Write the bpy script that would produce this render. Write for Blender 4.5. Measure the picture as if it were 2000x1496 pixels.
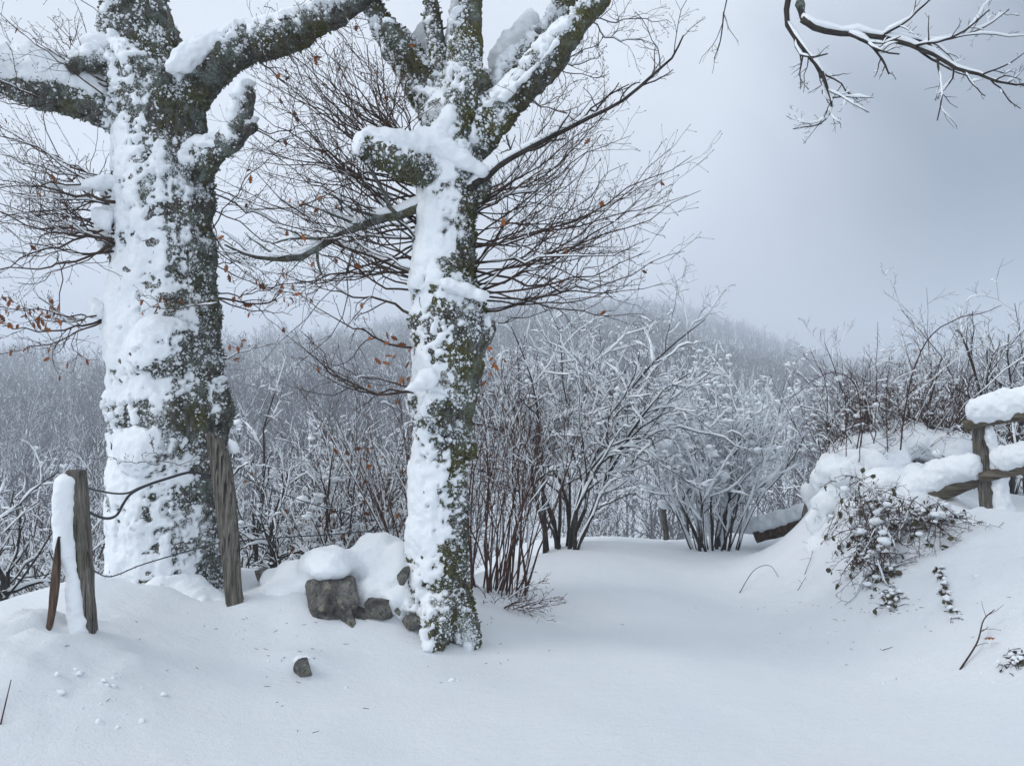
import bpy, bmesh, math, random
import numpy as np
from math import radians

for _o in list(bpy.data.objects):
    bpy.data.objects.remove(_o)
S = bpy.context.scene
C = S.collection

# ------------------------------------------------------------------ camera
F, CX, CY, EYE = 1300.0, 1000.0, 748.0, 1.65
cam_d = bpy.data.cameras.new('camera')
cam_d.sensor_width = 36.0
cam_d.lens = 36.0 * F / 1604.0          # the frame spans the picture inside the mat
cam_d.shift_x = 1.5 / 1604.0
cam_d.shift_y = 3.0 / 1604.0
cam_d.clip_start = 0.05
cam_d.clip_end = 6000.0
cam = bpy.data.objects.new('camera', cam_d)
C.objects.link(cam)
cam.location = (0, 0, EYE)
cam.rotation_euler = (radians(90), 0, 0)
S.camera = cam

# ------------------------------------------------------------------ sky, sun, exposure
SUN_EL, SUN_AZ = radians(40), radians(-100)          # azimuth from +Y towards +X
sd = np.array([math.sin(SUN_AZ) * math.cos(SUN_EL), math.cos(SUN_AZ) * math.cos(SUN_EL), math.sin(SUN_EL)])
W = bpy.data.worlds.new('World')
S.world = W
W.use_nodes = True
nt = W.node_tree
nt.nodes.clear()
N = nt.nodes.new
L = nt.links.new
sky = N('ShaderNodeTexSky')
sky.sky_type = 'NISHITA'
sky.sun_disc = False
sky.sun_elevation = SUN_EL
sky.sun_rotation = SUN_AZ
bg1 = N('ShaderNodeBackground'); bg1.inputs['Strength'].default_value = 0.10
L(sky.outputs[0], bg1.inputs['Color'])
tc = N('ShaderNodeTexCoord')
nrm = N('ShaderNodeVectorMath'); nrm.operation = 'NORMALIZE'
L(tc.outputs['Generated'], nrm.inputs[0])
# a darker bank of cloud stands to the right of the lane; the rest is bright overcast, brighter overhead
dot = N('ShaderNodeVectorMath'); dot.operation = 'DOT_PRODUCT'
L(nrm.outputs[0], dot.inputs[0])
dot.inputs[1].default_value = (0.795, 0.60, 0.07)
noi = N('ShaderNodeTexNoise')
noi.inputs['Scale'].default_value = 2.8
noi.inputs['Detail'].default_value = 4.0
noi.inputs['Roughness'].default_value = 0.52
noi.inputs['Distortion'].default_value = 0.4
L(nrm.outputs[0], noi.inputs['Vector'])
madd = N('ShaderNodeMath'); madd.operation = 'MULTIPLY_ADD'
L(noi.outputs['Fac'], madd.inputs[0]); madd.inputs[1].default_value = 0.26
L(dot.outputs['Value'], madd.inputs[2])
mr = N('ShaderNodeMapRange'); mr.interpolation_type = 'SMOOTHSTEP'
mr.inputs['From Min'].default_value = 0.84
mr.inputs['From Max'].default_value = 1.08
L(madd.outputs[0], mr.inputs['Value'])
sepz = N('ShaderNodeSeparateXYZ'); L(nrm.outputs[0], sepz.inputs[0])
mz = N('ShaderNodeMapRange')
mz.inputs['From Min'].default_value = 0.0; mz.inputs['From Max'].default_value = 1.0
mz.inputs['To Min'].default_value = 0.82; mz.inputs['To Max'].default_value = 0.78
L(sepz.outputs['Z'], mz.inputs['Value'])
mzn = N('ShaderNodeMath'); mzn.operation = 'MULTIPLY_ADD'
L(noi.outputs['Fac'], mzn.inputs[0]); mzn.inputs[1].default_value = 0.55
L(mz.outputs[0], mzn.inputs[2])
rmp = N('ShaderNodeMix'); rmp.data_type = 'RGBA'
L(mr.outputs[0], rmp.inputs[0])
rmp.inputs[6].default_value = (0.84, 0.905, 1.0, 1)
rmp.inputs[7].default_value = (0.11, 0.155, 0.215, 1)
bg2 = N('ShaderNodeBackground'); # the cloud is thinnest, and brightest, round the hidden sun
dsun = N('ShaderNodeVectorMath'); dsun.operation = 'DOT_PRODUCT'
L(nrm.outputs[0], dsun.inputs[0]); dsun.inputs[1].default_value = tuple(sd)
gl = N('ShaderNodeMapRange'); gl.interpolation_type = 'SMOOTHSTEP'
gl.inputs['From Min'].default_value = 0.70; gl.inputs['From Max'].default_value = 1.0
gl.inputs['To Max'].default_value = 0.30
L(dsun.outputs['Value'], gl.inputs['Value'])
gla = N('ShaderNodeMath'); gla.operation = 'ADD'
L(gl.outputs[0], gla.inputs[0]); L(mzn.outputs[0], gla.inputs[1])
L(gla.outputs[0], bg2.inputs['Strength'])
L(rmp.outputs[2], bg2.inputs['Color'])
mx = N('ShaderNodeMixShader'); mx.inputs[0].default_value = 0.90
L(bg1.outputs[0], mx.inputs[1]); L(bg2.outputs[0], mx.inputs[2])
wo = N('ShaderNodeOutputWorld'); L(mx.outputs[0], wo.inputs[0])

sun_d = bpy.data.lights.new('sun', 'SUN')
sun_d.energy = 1.3
sun_d.angle = radians(24)
sun_d.color = (1.0, 0.97, 0.93)
sun = bpy.data.objects.new('sun', sun_d)
C.objects.link(sun)
from mathutils import Vector, noise as mnoise
sun.rotation_euler = Vector((-sd[0], -sd[1], -sd[2])).to_track_quat('-Z', 'Y').to_euler()

S.view_settings.view_transform = 'Standard'
S.view_settings.look = 'None'
S.view_settings.exposure = 0.03
S.view_settings.gamma = 1.0
S.view_settings.use_curve_mapping = False
S.cycles.max_bounces = 6
S.cycles.diffuse_bounces = 4
S.cycles.volume_bounces = 2
S.cycles.use_denoising = True

HAZE_DENSITY = 0.0024

# ------------------------------------------------------------------ helpers
def V(px, py, Y):
    return np.array([(px - CX) * Y / F, Y, EYE - (py - CY) * Y / F])

def HW(hw, Y):
    return hw * Y / F

_P = [np.uint32(x) for x in (374761393, 668265263, 2147483647, 1274126177)]
def _hash(ix, iy, iz, seed):
    h = (ix.astype(np.uint32) * np.uint32(374761393) + iy.astype(np.uint32) * np.uint32(668265263)
         + iz.astype(np.uint32) * np.uint32(2246822519) + np.uint32((seed * 3266489917) & 0xffffffff))
    h = (h ^ (h >> np.uint32(13))) * np.uint32(1274126177)
    h = (h ^ (h >> np.uint32(15))) * np.uint32(2246822519)
    h = h ^ (h >> np.uint32(16))
    return h.astype(np.float64) / 4294967295.0

def vnoise(p, seed=0):
    p = np.asarray(p, float)
    i = np.floor(p).astype(np.int64)
    f = p - i
    f = f * f * f * (f * (f * 6 - 15) + 10)
    r = np.zeros(len(p))
    for dx in (0, 1):
        wx = f[:, 0] if dx else 1 - f[:, 0]
        for dy in (0, 1):
            wy = f[:, 1] if dy else 1 - f[:, 1]
            for dz in (0, 1):
                wz = f[:, 2] if dz else 1 - f[:, 2]
                r += wx * wy * wz * _hash(i[:, 0] + dx, i[:, 1] + dy, i[:, 2] + dz, seed)
    return r * 2 - 1

def fbm(p, octs=4, seed=0, gain=0.5):
    a, r, s = 1.0, 0, 0
    for o in range(octs):
        r = r + a * vnoise(np.asarray(p) * (2.03 ** o) + 17.3 * o, seed + o)
        s += a
        a *= gain
    return r / s

def sstep(a, b, x):
    t = np.clip((x - a) / (b - a), 0, 1)
    return t * t * (3 - 2 * t)

def norm(v):
    return v / np.maximum(np.linalg.norm(v, axis=-1, keepdims=True), 1e-9)

def mesh_np(name, verts, faces, mats, mi=None, smooth=True):
    """faces: list of int arrays (n,3) / (n,4)"""
    me = bpy.data.meshes.new(name)
    verts = np.asarray(verts, np.float32)
    faces = [np.asarray(f, np.int32) for f in faces if len(f)]
    me.vertices.add(len(verts))
    me.vertices.foreach_set('co', verts.ravel())
    tot = sum(f.size for f in faces)
    me.loops.add(tot)
    me.loops.foreach_set('vertex_index', np.concatenate([f.ravel() for f in faces]) if faces else np.zeros(0, np.int32))
    cnt = np.concatenate([np.full(len(f), f.shape[1], np.int32) for f in faces])
    st = np.concatenate([[0], np.cumsum(cnt)[:-1]]).astype(np.int32)
    me.polygons.add(len(cnt))
    me.polygons.foreach_set('loop_start', st)
    me.polygons.foreach_set('loop_total', cnt)
    for m in (mats if isinstance(mats, (list, tuple)) else [mats]):
        me.materials.append(m)
    if mi is not None:
        me.polygons.foreach_set('material_index', np.asarray(mi, np.int32))
    me.polygons.foreach_set('use_smooth', np.full(len(cnt), smooth, bool))
    me.update(calc_edges=True)
    me.validate()
    return me

def obj(name, me, parent=None, **props):
    o = bpy.data.objects.new(name, me)
    C.objects.link(o)
    if parent is not None:
        o.parent = parent
        pl = parent
        # parts are modelled in world coordinates: undo the thing's own placement
        off = Vector((0, 0, 0))
        while pl is not None:
            off += pl.location
            pl = pl.parent
        if props.pop('world', True):
            o.location = -off
    else:
        props.pop('world', None)
    for k, v in props.items():
        o[k] = v
    return o

def thing(name, loc, label, category, group=None):
    o = bpy.data.objects.new(name, None)
    C.objects.link(o)
    o.location = tuple(float(x) for x in loc)
    o.empty_display_size = 0.1
    o['label'] = label
    o['category'] = category
    if group:
        o['group'] = group
    return o

class MB:
    """collects polylines swept as tubes, and loose polygons"""
    def __init__(self):
        self.lines = {}
        self.vs, self.q, self.t, self.qm, self.tm, self.n = [], [], [], [], [], 0
    def add(self, P, R, sides=3, mi=0):
        P = np.asarray(P, float); R = np.asarray(R, float)
        if P.ndim == 2:
            P, R = P[None], R[None]
        if len(P):
            self.lines.setdefault((P.shape[1], sides, mi), []).append((P, R))
    def raw(self, verts, tris=None, quads=None, mi=0):
        verts = np.asarray(verts, float)
        if tris is not None and len(tris):
            self.t.append(np.asarray(tris) + self.n); self.tm.append(np.full(len(tris), mi))
        if quads is not None and len(quads):
            self.q.append(np.asarray(quads) + self.n); self.qm.append(np.full(len(quads), mi))
        self.vs.append(verts); self.n += len(verts)
    def flush(self):
        for (k, s, mi), L_ in self.lines.items():
            P = np.concatenate([a for a, b in L_]); R = np.concatenate([b for a, b in L_])
            n = len(P)
            T = np.gradient(P, axis=1)
            T = norm(T)
            ov = norm(P[:, -1] - P[:, 0] + 1e-6)
            a = np.where(np.abs(ov[:, 2:3]) < 0.75, np.array([[0, 0, 1.0]]), np.array([[1.0, 0, 0]]))
            U = norm(np.cross(T, a[:, None, :]))
            Wv = np.cross(T, U)
            ang = np.arange(s) * 2 * np.pi / s + 0.4
            ring = (P[:, :, None, :] + R[:, :, None, None] * (np.cos(ang)[None, None, :, None] * U[:, :, None, :]
                    + np.sin(ang)[None, None, :, None] * Wv[:, :, None, :]))
            verts = ring.reshape(-1, 3)
            i = np.arange(n)[:, None, None] * (k * s); j = np.arange(k - 1)[None, :, None] * s; l = np.arange(s)[None, None, :]
            l2 = (l + 1) % s
            q = np.stack([i + j + l, i + j + l2, i + j + s + l2, i + j + s + l], -1).reshape(-1, 4)
            self.raw(verts, quads=q, mi=mi)
            if s > 4:
                cap = np.stack([np.arange(n) * k * s + (k - 1) * s + x for x in range(s)], -1)
                cap0 = np.stack([np.arange(n) * k * s + x for x in range(s)], -1)[:, ::-1]
                base = self.n - len(verts)
                for cp in (cap, cap0):
                    for x in range(1, s - 1):
                        self.t.append(cp[:, [0, x, x + 1]] + base); self.tm.append(np.full(n, mi))
        self.lines = {}
    def mesh(self, name, mats, smooth=True):
        self.flush()
        if not self.vs:
            return None
        fs, mi = [], []
        if self.q: fs.append(np.concatenate(self.q)); mi.append(np.concatenate(self.qm))
        if self.t: fs.append(np.concatenate(self.t)); mi.append(np.concatenate(self.tm))
        return mesh_np(name, np.concatenate(self.vs), fs, mats, np.concatenate(mi), smooth)

def resample(P, k):
    """smooth (Catmull-Rom) resample of a polyline with any number of columns"""
    P = np.asarray(P, float)
    n = len(P)
    E = np.vstack([2 * P[0] - P[1], P, 2 * P[-1] - P[-2]])
    t = np.linspace(0, n - 1, k)
    i = np.minimum(t.astype(int), n - 2)
    f = (t - i)[:, None]
    a, b, c, d = E[i], E[i + 1], E[i + 2], E[i + 3]
    return 0.5 * (2 * b + (c - a) * f + (2 * a - 5 * b + 4 * c - d) * f ** 2 + (3 * b - a - 3 * c + d) * f ** 3)

def pix_line(rows, k=None):
    """rows (px, py, half width px, depth) -> points, radii"""
    A = np.array([[*V(r[0], r[1], r[3]), HW(r[2], r[3])] for r in rows])
    if k:
        A = resample(A, k)
    return A[:, :3], np.maximum(A[:, 3], 0.0015)

def grow(P, R, n, rng, t0=0.2, t1=0.95, ang=40, asd=14, length=0.4, lsd=0.3, k=5, up=0.2, wig=0.12,
         r=0.6, rmin=0.0012, tip=0.45, taper=0.6, flat=None):
    """children of every polyline at once"""
    Np, kp, _ = P.shape
    if Np == 0 or n == 0:
        return np.zeros((0, k, 3)), np.zeros((0, k))
    idx = np.repeat(np.arange(Np), n)
    M = len(idx)
    t = t0 + (t1 - t0) * ((np.tile(np.arange(n), Np) + rng.random(M)) / n)
    x = t * (kp - 1)
    i = np.minimum(x.astype(int), kp - 2)
    f = (x - i)[:, None]
    p0 = P[idx, i] * (1 - f) + P[idx, i + 1] * f
    r0 = R[idx, i] * (1 - f[:, 0]) + R[idx, i + 1] * f[:, 0]
    T = norm(P[idx, i + 1] - P[idx, i])
    plen = np.linalg.norm(np.diff(P, axis=1), axis=2).sum(1)[idx]
    rv = rng.normal(size=(M, 3))
    if flat is not None:
        rv = rv - flat * (rv @ np.array([0, 1.0, 0]))[:, None] * np.array([0, 1.0, 0])
    side = norm(rv - (rv * T).sum(1, keepdims=True) * T)
    a = np.radians(rng.normal(ang, asd, M))[:, None]
    d = norm(np.cos(a) * T + np.sin(a) * side + np.array([0, 0, up]) * 0.6)
    ln = (plen * length * (1 - taper * t) * np.exp(np.clip(rng.normal(0, lsd, M), -1.2, .55)))[:, None]
    bend = rng.normal(0, wig, (M, 3)) + np.array([0, 0, up])
    out = np.zeros((M, k, 3))
    out[:, 0] = p0
    p, dd = p0.copy(), d.copy()
    for j in range(1, k):
        dd = norm(dd + bend / (k - 1) + rng.normal(0, wig * 0.9, (M, 3)))
        p = p + dd * ln / (k - 1)
        out[:, j] = p
    rr = np.maximum(np.minimum(r0 * r, ln[:, 0] * 0.035), rmin)[:, None]
    prof = np.linspace(1, tip, k)[None]
    return out, np.maximum(rr * prof, rmin * 0.8)

def snow_on(P, R, rng, prob, thick, lift=0.7, minflat=0.25):
    """white ridges lying on polylines"""
    n, k, _ = P.shape
    T = norm(np.gradient(P, axis=1))
    hor = np.sqrt(np.clip(1 - T[:, :, 2] ** 2, 0, 1))
    keep = (rng.random(n) < prob) & (hor.mean(1) > minflat)
    P, R, hor = P[keep], R[keep], hor[keep]
    if not len(P):
        return P, R
    m = len(P)
    # random window along the branch
    u = np.linspace(0, 1, k)[None]
    c = rng.uniform(0.1, 0.7, m)[:, None]; w = rng.uniform(0.3, 0.8, m)[:, None]
    win = np.clip(1.6 - np.abs(u - c) / w * 1.6, 0, 1)
    win[:, 0] *= 0.6; win[:, -1] *= 0.25
    rs = (R * 0.9 + thick * np.exp(rng.normal(0, 0.35, (m, k)))) * win * (0.35 + 0.65 * hor)
    Q = P.copy()
    Q[:, :, 2] += R * 0.6 + rs * lift
    return Q, np.maximum(rs, 0.0004)

_ico = {}
def ico(sub):
    if sub not in _ico:
        bm = bmesh.new()
        bmesh.ops.create_icosphere(bm, subdivisions=sub, radius=1)
        v = np.array([x.co for x in bm.verts]); f = np.array([[y.index for y in x.verts] for x in bm.faces])
        bm.free()
        _ico[sub] = (v, f)
    return _ico[sub]

def clumps(mb, centers, sizes, rng, sub=1, flat=0.7, mi=0, rough=0.35):
    v, f = ico(sub)
    for c, s in zip(centers, sizes):
        s3 = np.asarray(s) if np.ndim(s) else np.array([s * rng.uniform(.8, 1.4), s * rng.uniform(.8, 1.3), s * flat])
        q = v * (1 + rough * vnoise(v * 1.7 + rng.uniform(0, 50, 3))[:, None]) * s3
        a = rng.uniform(0, 6.28); ca, sa = math.cos(a), math.sin(a)
        if not np.ndim(s):
            q = q @ np.array([[ca, sa, 0], [-sa, ca, 0], [0, 0, 1]])
        mb.raw(q + c, tris=f, mi=mi)

def remesh(tubes, blobs, voxel, smooth=6, factor=0.5):
    """one smooth skin over tubes [(P,R)] and ellipsoids [(c,(rx,ry,rz))] -> verts, faces, normals"""
    mb = MB()
    for P, R in tubes:
        mb.add(P, R, 12)
    v, f = ico(3)
    for c, r in blobs:
        mb.raw(v * np.asarray(r) + np.asarray(c), tris=f)
    # round ends
    for P, R in tubes:
        for e_ in (0, -1):
            mb.raw(ico(2)[0] * R[e_] * 0.98 + P[e_], tris=ico(2)[1])
    me = mb.mesh('tmp', [])
    o = bpy.data.objects.new('tmp', me)
    C.objects.link(o)
    m = o.modifiers.new('r', 'REMESH'); m.mode = 'VOXEL'; m.voxel_size = voxel
    if smooth:
        m = o.modifiers.new('s', 'SMOOTH'); m.iterations = smooth; m.factor = factor
    dg = bpy.context.evaluated_depsgraph_get()
    ev = o.evaluated_get(dg).to_mesh()
    n = len(ev.vertices)
    co = np.empty(n * 3, np.float32); ev.vertices.foreach_get('co', co)
    no = np.empty(n * 3, np.float32); ev.vertex_normals.foreach_get('vector', no)
    cnt = np.empty(len(ev.polygons), np.int32); ev.polygons.foreach_get('loop_total', cnt)
    li = np.empty(len(ev.loops), np.int32); ev.loops.foreach_get('vertex_index', li)
    st = np.concatenate([[0], np.cumsum(cnt)[:-1]])
    fs = []
    for c in (3, 4):
        s_ = st[cnt == c]
        if len(s_):
            fs.append(li[s_[:, None] + np.arange(c)])
    o.evaluated_get(dg).to_mesh_clear()
    bpy.data.objects.remove(o); bpy.data.meshes.remove(me)
    return co.reshape(-1, 3).astype(float), fs, no.reshape(-1, 3).astype(float)

def cull(verts, faces, keepv):
    """keep faces having any kept vertex"""
    fs = [f[keepv[f].any(1)] for f in faces]
    used = np.zeros(len(verts), bool)
    for f in fs:
        used[f.ravel()] = True
    ix = np.cumsum(used) - 1
    return verts[used], [ix[f] for f in fs if len(f)], used

# ------------------------------------------------------------------ materials
def material(name, build, rough=0.8, spec=0.2):
    m = bpy.data.materials.new(name)
    m.use_nodes = True
    n = m.node_tree
    b = n.nodes['Principled BSDF']
    b.inputs['Roughness'].default_value = rough
    b.inputs['Specular IOR Level'].default_value = spec
    build(n, b)
    return m

def tex(n, scale, detail=4, rough=0.55, vec=None, stretch=None, dist=0.0):
    t = n.nodes.new('ShaderNodeTexNoise')
    t.inputs['Scale'].default_value = scale
    t.inputs['Detail'].default_value = detail
    t.inputs['Roughness'].default_value = rough
    t.inputs['Distortion'].default_value = dist
    co = n.nodes.new('ShaderNodeTexCoord').outputs['Object']
    if stretch:
        mp = n.nodes.new('ShaderNodeMapping'); mp.inputs['Scale'].default_value = stretch
        n.links.new(co, mp.inputs[0]); co = mp.outputs[0]
    n.links.new(co, t.inputs['Vector'])
    return t.outputs['Fac']

def ramp(n, fac, stops):
    r = n.nodes.new('ShaderNodeValToRGB')
    n.links.new(fac, r.inputs[0])
    el = r.color_ramp.elements
    while len(el) < len(stops):
        el.new(0.5)
    for q, (p, c) in zip(el, stops):
        q.position = p; q.color = (*c, 1)
    return r.outputs[0]

def mixc(n, fac, a, b):
    m = n.nodes.new('ShaderNodeMix'); m.data_type = 'RGBA'
    if hasattr(fac, 'links'): n.links.new(fac, m.inputs[0])
    else: m.inputs[0].default_value = fac
    for s, i in ((a, 6), (b, 7)):
        if hasattr(s, 'links'): n.links.new(s, m.inputs[i])
        else: m.inputs[i].default_value = (*s, 1)
    return m.outputs[2]

def bump(n, b, fac, strength, dist):
    bp = n.nodes.new('ShaderNodeBump')
    bp.inputs['Strength'].default_value = strength
    bp.inputs['Distance'].default_value = dist
    n.links.new(fac, bp.inputs['Height'])
    if b.inputs['Normal'].links:
        n.links.new(b.inputs['Normal'].links[0].from_socket, bp.inputs['Normal'])
    n.links.new(bp.outputs[0], b.inputs['Normal'])

def b_snow(n, b):
    c = ramp(n, tex(n, 3.0, 5), [(0.3, (0.80, 0.845, 0.885)), (0.7, (0.86, 0.89, 0.915))])
    n.links.new(c, b.inputs['Base Color'])
    bump(n, b, tex(n, 24, 4, 0.6), 0.45, 0.02)
    bump(n, b, tex(n, 70, 4, 0.6), 0.3, 0.008)
    bump(n, b, tex(n, 500, 2, 0.6), 0.35, 0.002)
SNOW = material('snow', b_snow, 0.55, 0.25)
def b_snowg(n, b):
    c = ramp(n, tex(n, 0.9, 5), [(0.3, (0.80, 0.845, 0.885)), (0.7, (0.855, 0.885, 0.915))])
    n.links.new(c, b.inputs['Base Color'])
    bump(n, b, tex(n, 7, 5, 0.6, stretch=(1, 2.2, 1)), 0.22, 0.05)
    bump(n, b, tex(n, 32, 5, 0.7), 0.6, 0.016)
    bump(n, b, tex(n, 95, 4, 0.7), 0.6, 0.008)
    bump(n, b, tex(n, 200, 3, 0.75), 0.8, 0.006)
SNOWG = material('ground snow', b_snowg, 0.55, 0.25)

def b_bark(n, b, m0=.53):
    base = ramp(n, tex(n, 26, 6, 0.65, stretch=(1, 1, 0.35)), [(0.32, (0.022, 0.020, 0.017)), (0.5, (0.085, 0.080, 0.070)), (0.72, (0.20, 0.19, 0.17))])
    lich = ramp(n, tex(n, 9, 6, 0.7), [(0.48, (0, 0, 0)), (0.58, (1, 1, 1))])
    c = mixc(n, lich, base, ramp(n, tex(n, 80, 4, 0.6), [(0.35, (0.075, 0.092, 0.082)), (0.65, (0.27, 0.305, 0.27))]))
    mos = ramp(n, tex(n, 3.1, 5, 0.7), [(m0, (0, 0, 0)), (m0 + .12, (0.85, 0.85, 0.85))])
    c = mixc(n, mos, c, ramp(n, tex(n, 60, 4, 0.6), [(0.35, (0.028, 0.029, 0.010)), (0.65, (0.15, 0.145, 0.045))]))
    ri = n.nodes.new('ShaderNodeAttribute'); ri.attribute_name = 'rime'
    th = n.nodes.new('ShaderNodeMath'); th.operation = 'MULTIPLY_ADD'
    n.links.new(ri.outputs['Fac'], th.inputs[0]); th.inputs[1].default_value = .34; n.links.new(tex(n, 95, 5, .75), th.inputs[2])
    c = mixc(n, ramp(n, th.outputs[0], [(0.70, (0, 0, 0)), (0.78, (.9, .9, .9))]), c, (.80, .84, .88))
    n.links.new(c, b.inputs['Base Color'])
    bump(n, b, tex(n, 45, 6, 0.65, stretch=(1, 1, 0.4)), 0.9, 0.03)
BARK = material('mossy oak bark', b_bark, 0.9, 0.15)
BARK2 = material('mossier oak bark', lambda n, b: b_bark(n, b, .44), 0.9, 0.15)

def b_moss(n, b, m0=.52):
    c = ramp(n, tex(n, 30, 5, 0.75), [(0.3, (0.035, 0.042, 0.032)), (0.5, (0.13, 0.145, 0.12)), (0.7, (0.30, 0.335, 0.29))])
    g = ramp(n, tex(n, 2.5, 4, 0.6), [(m0, (0, 0, 0)), (m0 + .1, (0.85, 0.85, 0.85))])
    c = mixc(n, g, c, ramp(n, tex(n, 24, 4, .7), [(0.35, (0.035, 0.036, 0.009)), (0.65, (0.16, 0.155, 0.035))]))
    n.links.new(c, b.inputs['Base Color'])
MOSS = material('moss and lichen tufts', b_moss, 0.95, 0.1)
MOSS2 = material('olive moss tufts', lambda n, b: b_moss(n, b, .43), 0.95, 0.1)

def twigmat(name, a, c):
    def bb(n, b):
        n.links.new(ramp(n, tex(n, 18, 4), [(0.35, a), (0.65, c)]), b.inputs['Base Color'])
    return material(name, bb, 0.8, 0.2)
TWIG = twigmat('brown twig bark', (0.036, 0.024, 0.019), (0.080, 0.054, 0.043))
REDT = twigmat('reddish stem bark', (0.050, 0.025, 0.019), (0.115, 0.060, 0.045))
DARK = twigmat('dark shrub bark', (0.020, 0.017, 0.016), (0.060, 0.052, 0.046))
FART = twigmat('grey wood bark', (0.030, 0.029, 0.033), (0.070, 0.067, 0.072))
CANE = twigmat('bramble cane', (0.040, 0.022, 0.020), (0.085, 0.048, 0.038))

def b_wood(n, b):
    c = ramp(n, tex(n, 20, 6, 0.65, stretch=(3.5, 3.5, 0.22)), [(0.3, (0.05, 0.045, 0.038)), (0.5, (0.17, 0.155, 0.135)), (0.72, (0.31, 0.29, 0.26))])
    g = ramp(n, tex(n, 6, 5, 0.7), [(0.55, (0, 0, 0)), (0.68, (0.6, 0.6, 0.6))])
    c = mixc(n, g, c, (0.10, 0.105, 0.055))
    cr = ramp(n, tex(n, 9, 4, 0.55, stretch=(7, 7, 0.16), dist=.4), [(0.57, (0, 0, 0)), (0.63, (.9, .9, .9))])
    c = mixc(n, cr, c, (0.018, 0.015, 0.012))
    kn = ramp(n, tex(n, 5, 5, 0.7), [(0.6, (0, 0, 0)), (0.7, (.8, .8, .8))])
    c = mixc(n, kn, c, (0.05, 0.042, 0.034))
    n.links.new(c, b.inputs['Base Color'])
    bump(n, b, tex(n, 26, 6, 0.65, stretch=(3.5, 3.5, 0.2)), 0.8, 0.02)
    bump(n, b, tex(n, 9, 4, 0.55, stretch=(7, 7, 0.16), dist=.4), 0.9, 0.03)
WOOD = material('weathered grey wood', b_wood, 0.85, 0.15)
def b_woodh(n, b):
    c = ramp(n, tex(n, 16, 7, 0.7, stretch=(0.22, 0.4, 3.2), dist=.6), [(0.3, (0.035, 0.029, 0.022)), (0.48, (0.13, 0.11, 0.085)), (0.62, (0.22, 0.19, 0.155)), (0.75, (0.32, 0.29, 0.25))])
    g = ramp(n, tex(n, 5, 5, 0.7), [(0.5, (0, 0, 0)), (0.64, (0.75, 0.75, 0.75))])
    c = mixc(n, g, c, ramp(n, tex(n, 30, 4, .7), [(.35, (0.04, 0.04, 0.02)), (.65, (0.15, 0.145, 0.08))]))
    n.links.new(c, b.inputs['Base Color'])
    bump(n, b, tex(n, 20, 7, 0.7, stretch=(0.22, 0.4, 3.2), dist=.6), 1.0, 0.025)
WOODH = material('weathered log wood', b_woodh, 0.85, 0.15)
def b_rawwood(n, b):
    c = ramp(n, tex(n, 18, 6, 0.65, stretch=(3, 3, 0.25)), [(0.3, (0.03, 0.022, 0.018)), (0.55, (0.10, 0.066, 0.048)), (0.75, (0.23, 0.17, 0.13))])
    n.links.new(c, b.inputs['Base Color'])
    bump(n, b, tex(n, 26, 6, 0.65, stretch=(3, 3, 0.2)), 0.8, 0.02)
RAWWOOD = material('split brown wood', b_rawwood, 0.85, 0.15)
def b_stone(n, b):
    c = ramp(n, tex(n, 8, 7, 0.7), [(0.34, (0.035, 0.033, 0.03)), (0.48, (0.15, 0.147, 0.138)), (0.56, (0.23, 0.225, 0.21)), (0.68, (0.40, 0.39, 0.365))])
    l_ = ramp(n, tex(n, 11, 6, 0.75), [(0.54, (0, 0, 0)), (0.58, (0.85, 0.85, 0.85))])
    c = mixc(n, l_, c, (0.36, 0.35, 0.27))
    m_ = ramp(n, tex(n, 6, 6, 0.75), [(0.58, (0, 0, 0)), (0.63, (0.8, 0.8, 0.8))])
    c = mixc(n, m_, c, (0.045, 0.05, 0.022))
    n.links.new(c, b.inputs['Base Color'])
    bump(n, b, tex(n, 18, 8, 0.75), 1.0, 0.05)
STONE = material('lichened field stone', b_stone, 0.9, 0.2)
def b_wire(n, b):
    b.inputs['Base Color'].default_value = (0.022, 0.025, 0.03, 1)
WIRE = material('black cable', b_wire, 0.5, 0.4)
def b_leaf(n, b):
    oi = n.nodes.new('ShaderNodeObjectInfo')
    c = ramp(n, oi.outputs['Random'], [(0.0, (0.13, 0.05, 0.022)), (0.35, (0.30, 0.095, 0.03)), (0.7, (0.42, 0.15, 0.05)), (1.0, (0.30, 0.16, 0.085))])
    n.links.new(mixc(n, ramp(n, tex(n, 25, 4), [(0.35, (0, 0, 0)), (0.7, (.7, .7, .7))]), c, (0.10, 0.045, 0.022)), b.inputs['Base Color'])
LEAF = material('dry oak leaf', b_leaf, 0.75, 0.2)
def b_bleaf(n, b):
    n.links.new(ramp(n, tex(n, 6, 4), [(0.35, (0.035, 0.038, 0.018)), (0.55, (0.075, 0.080, 0.035)), (0.7, (0.10, 0.055, 0.035))]), b.inputs['Base Color'])
BLEAF = material('bramble leaf', b_bleaf, 0.6, 0.3)

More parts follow.
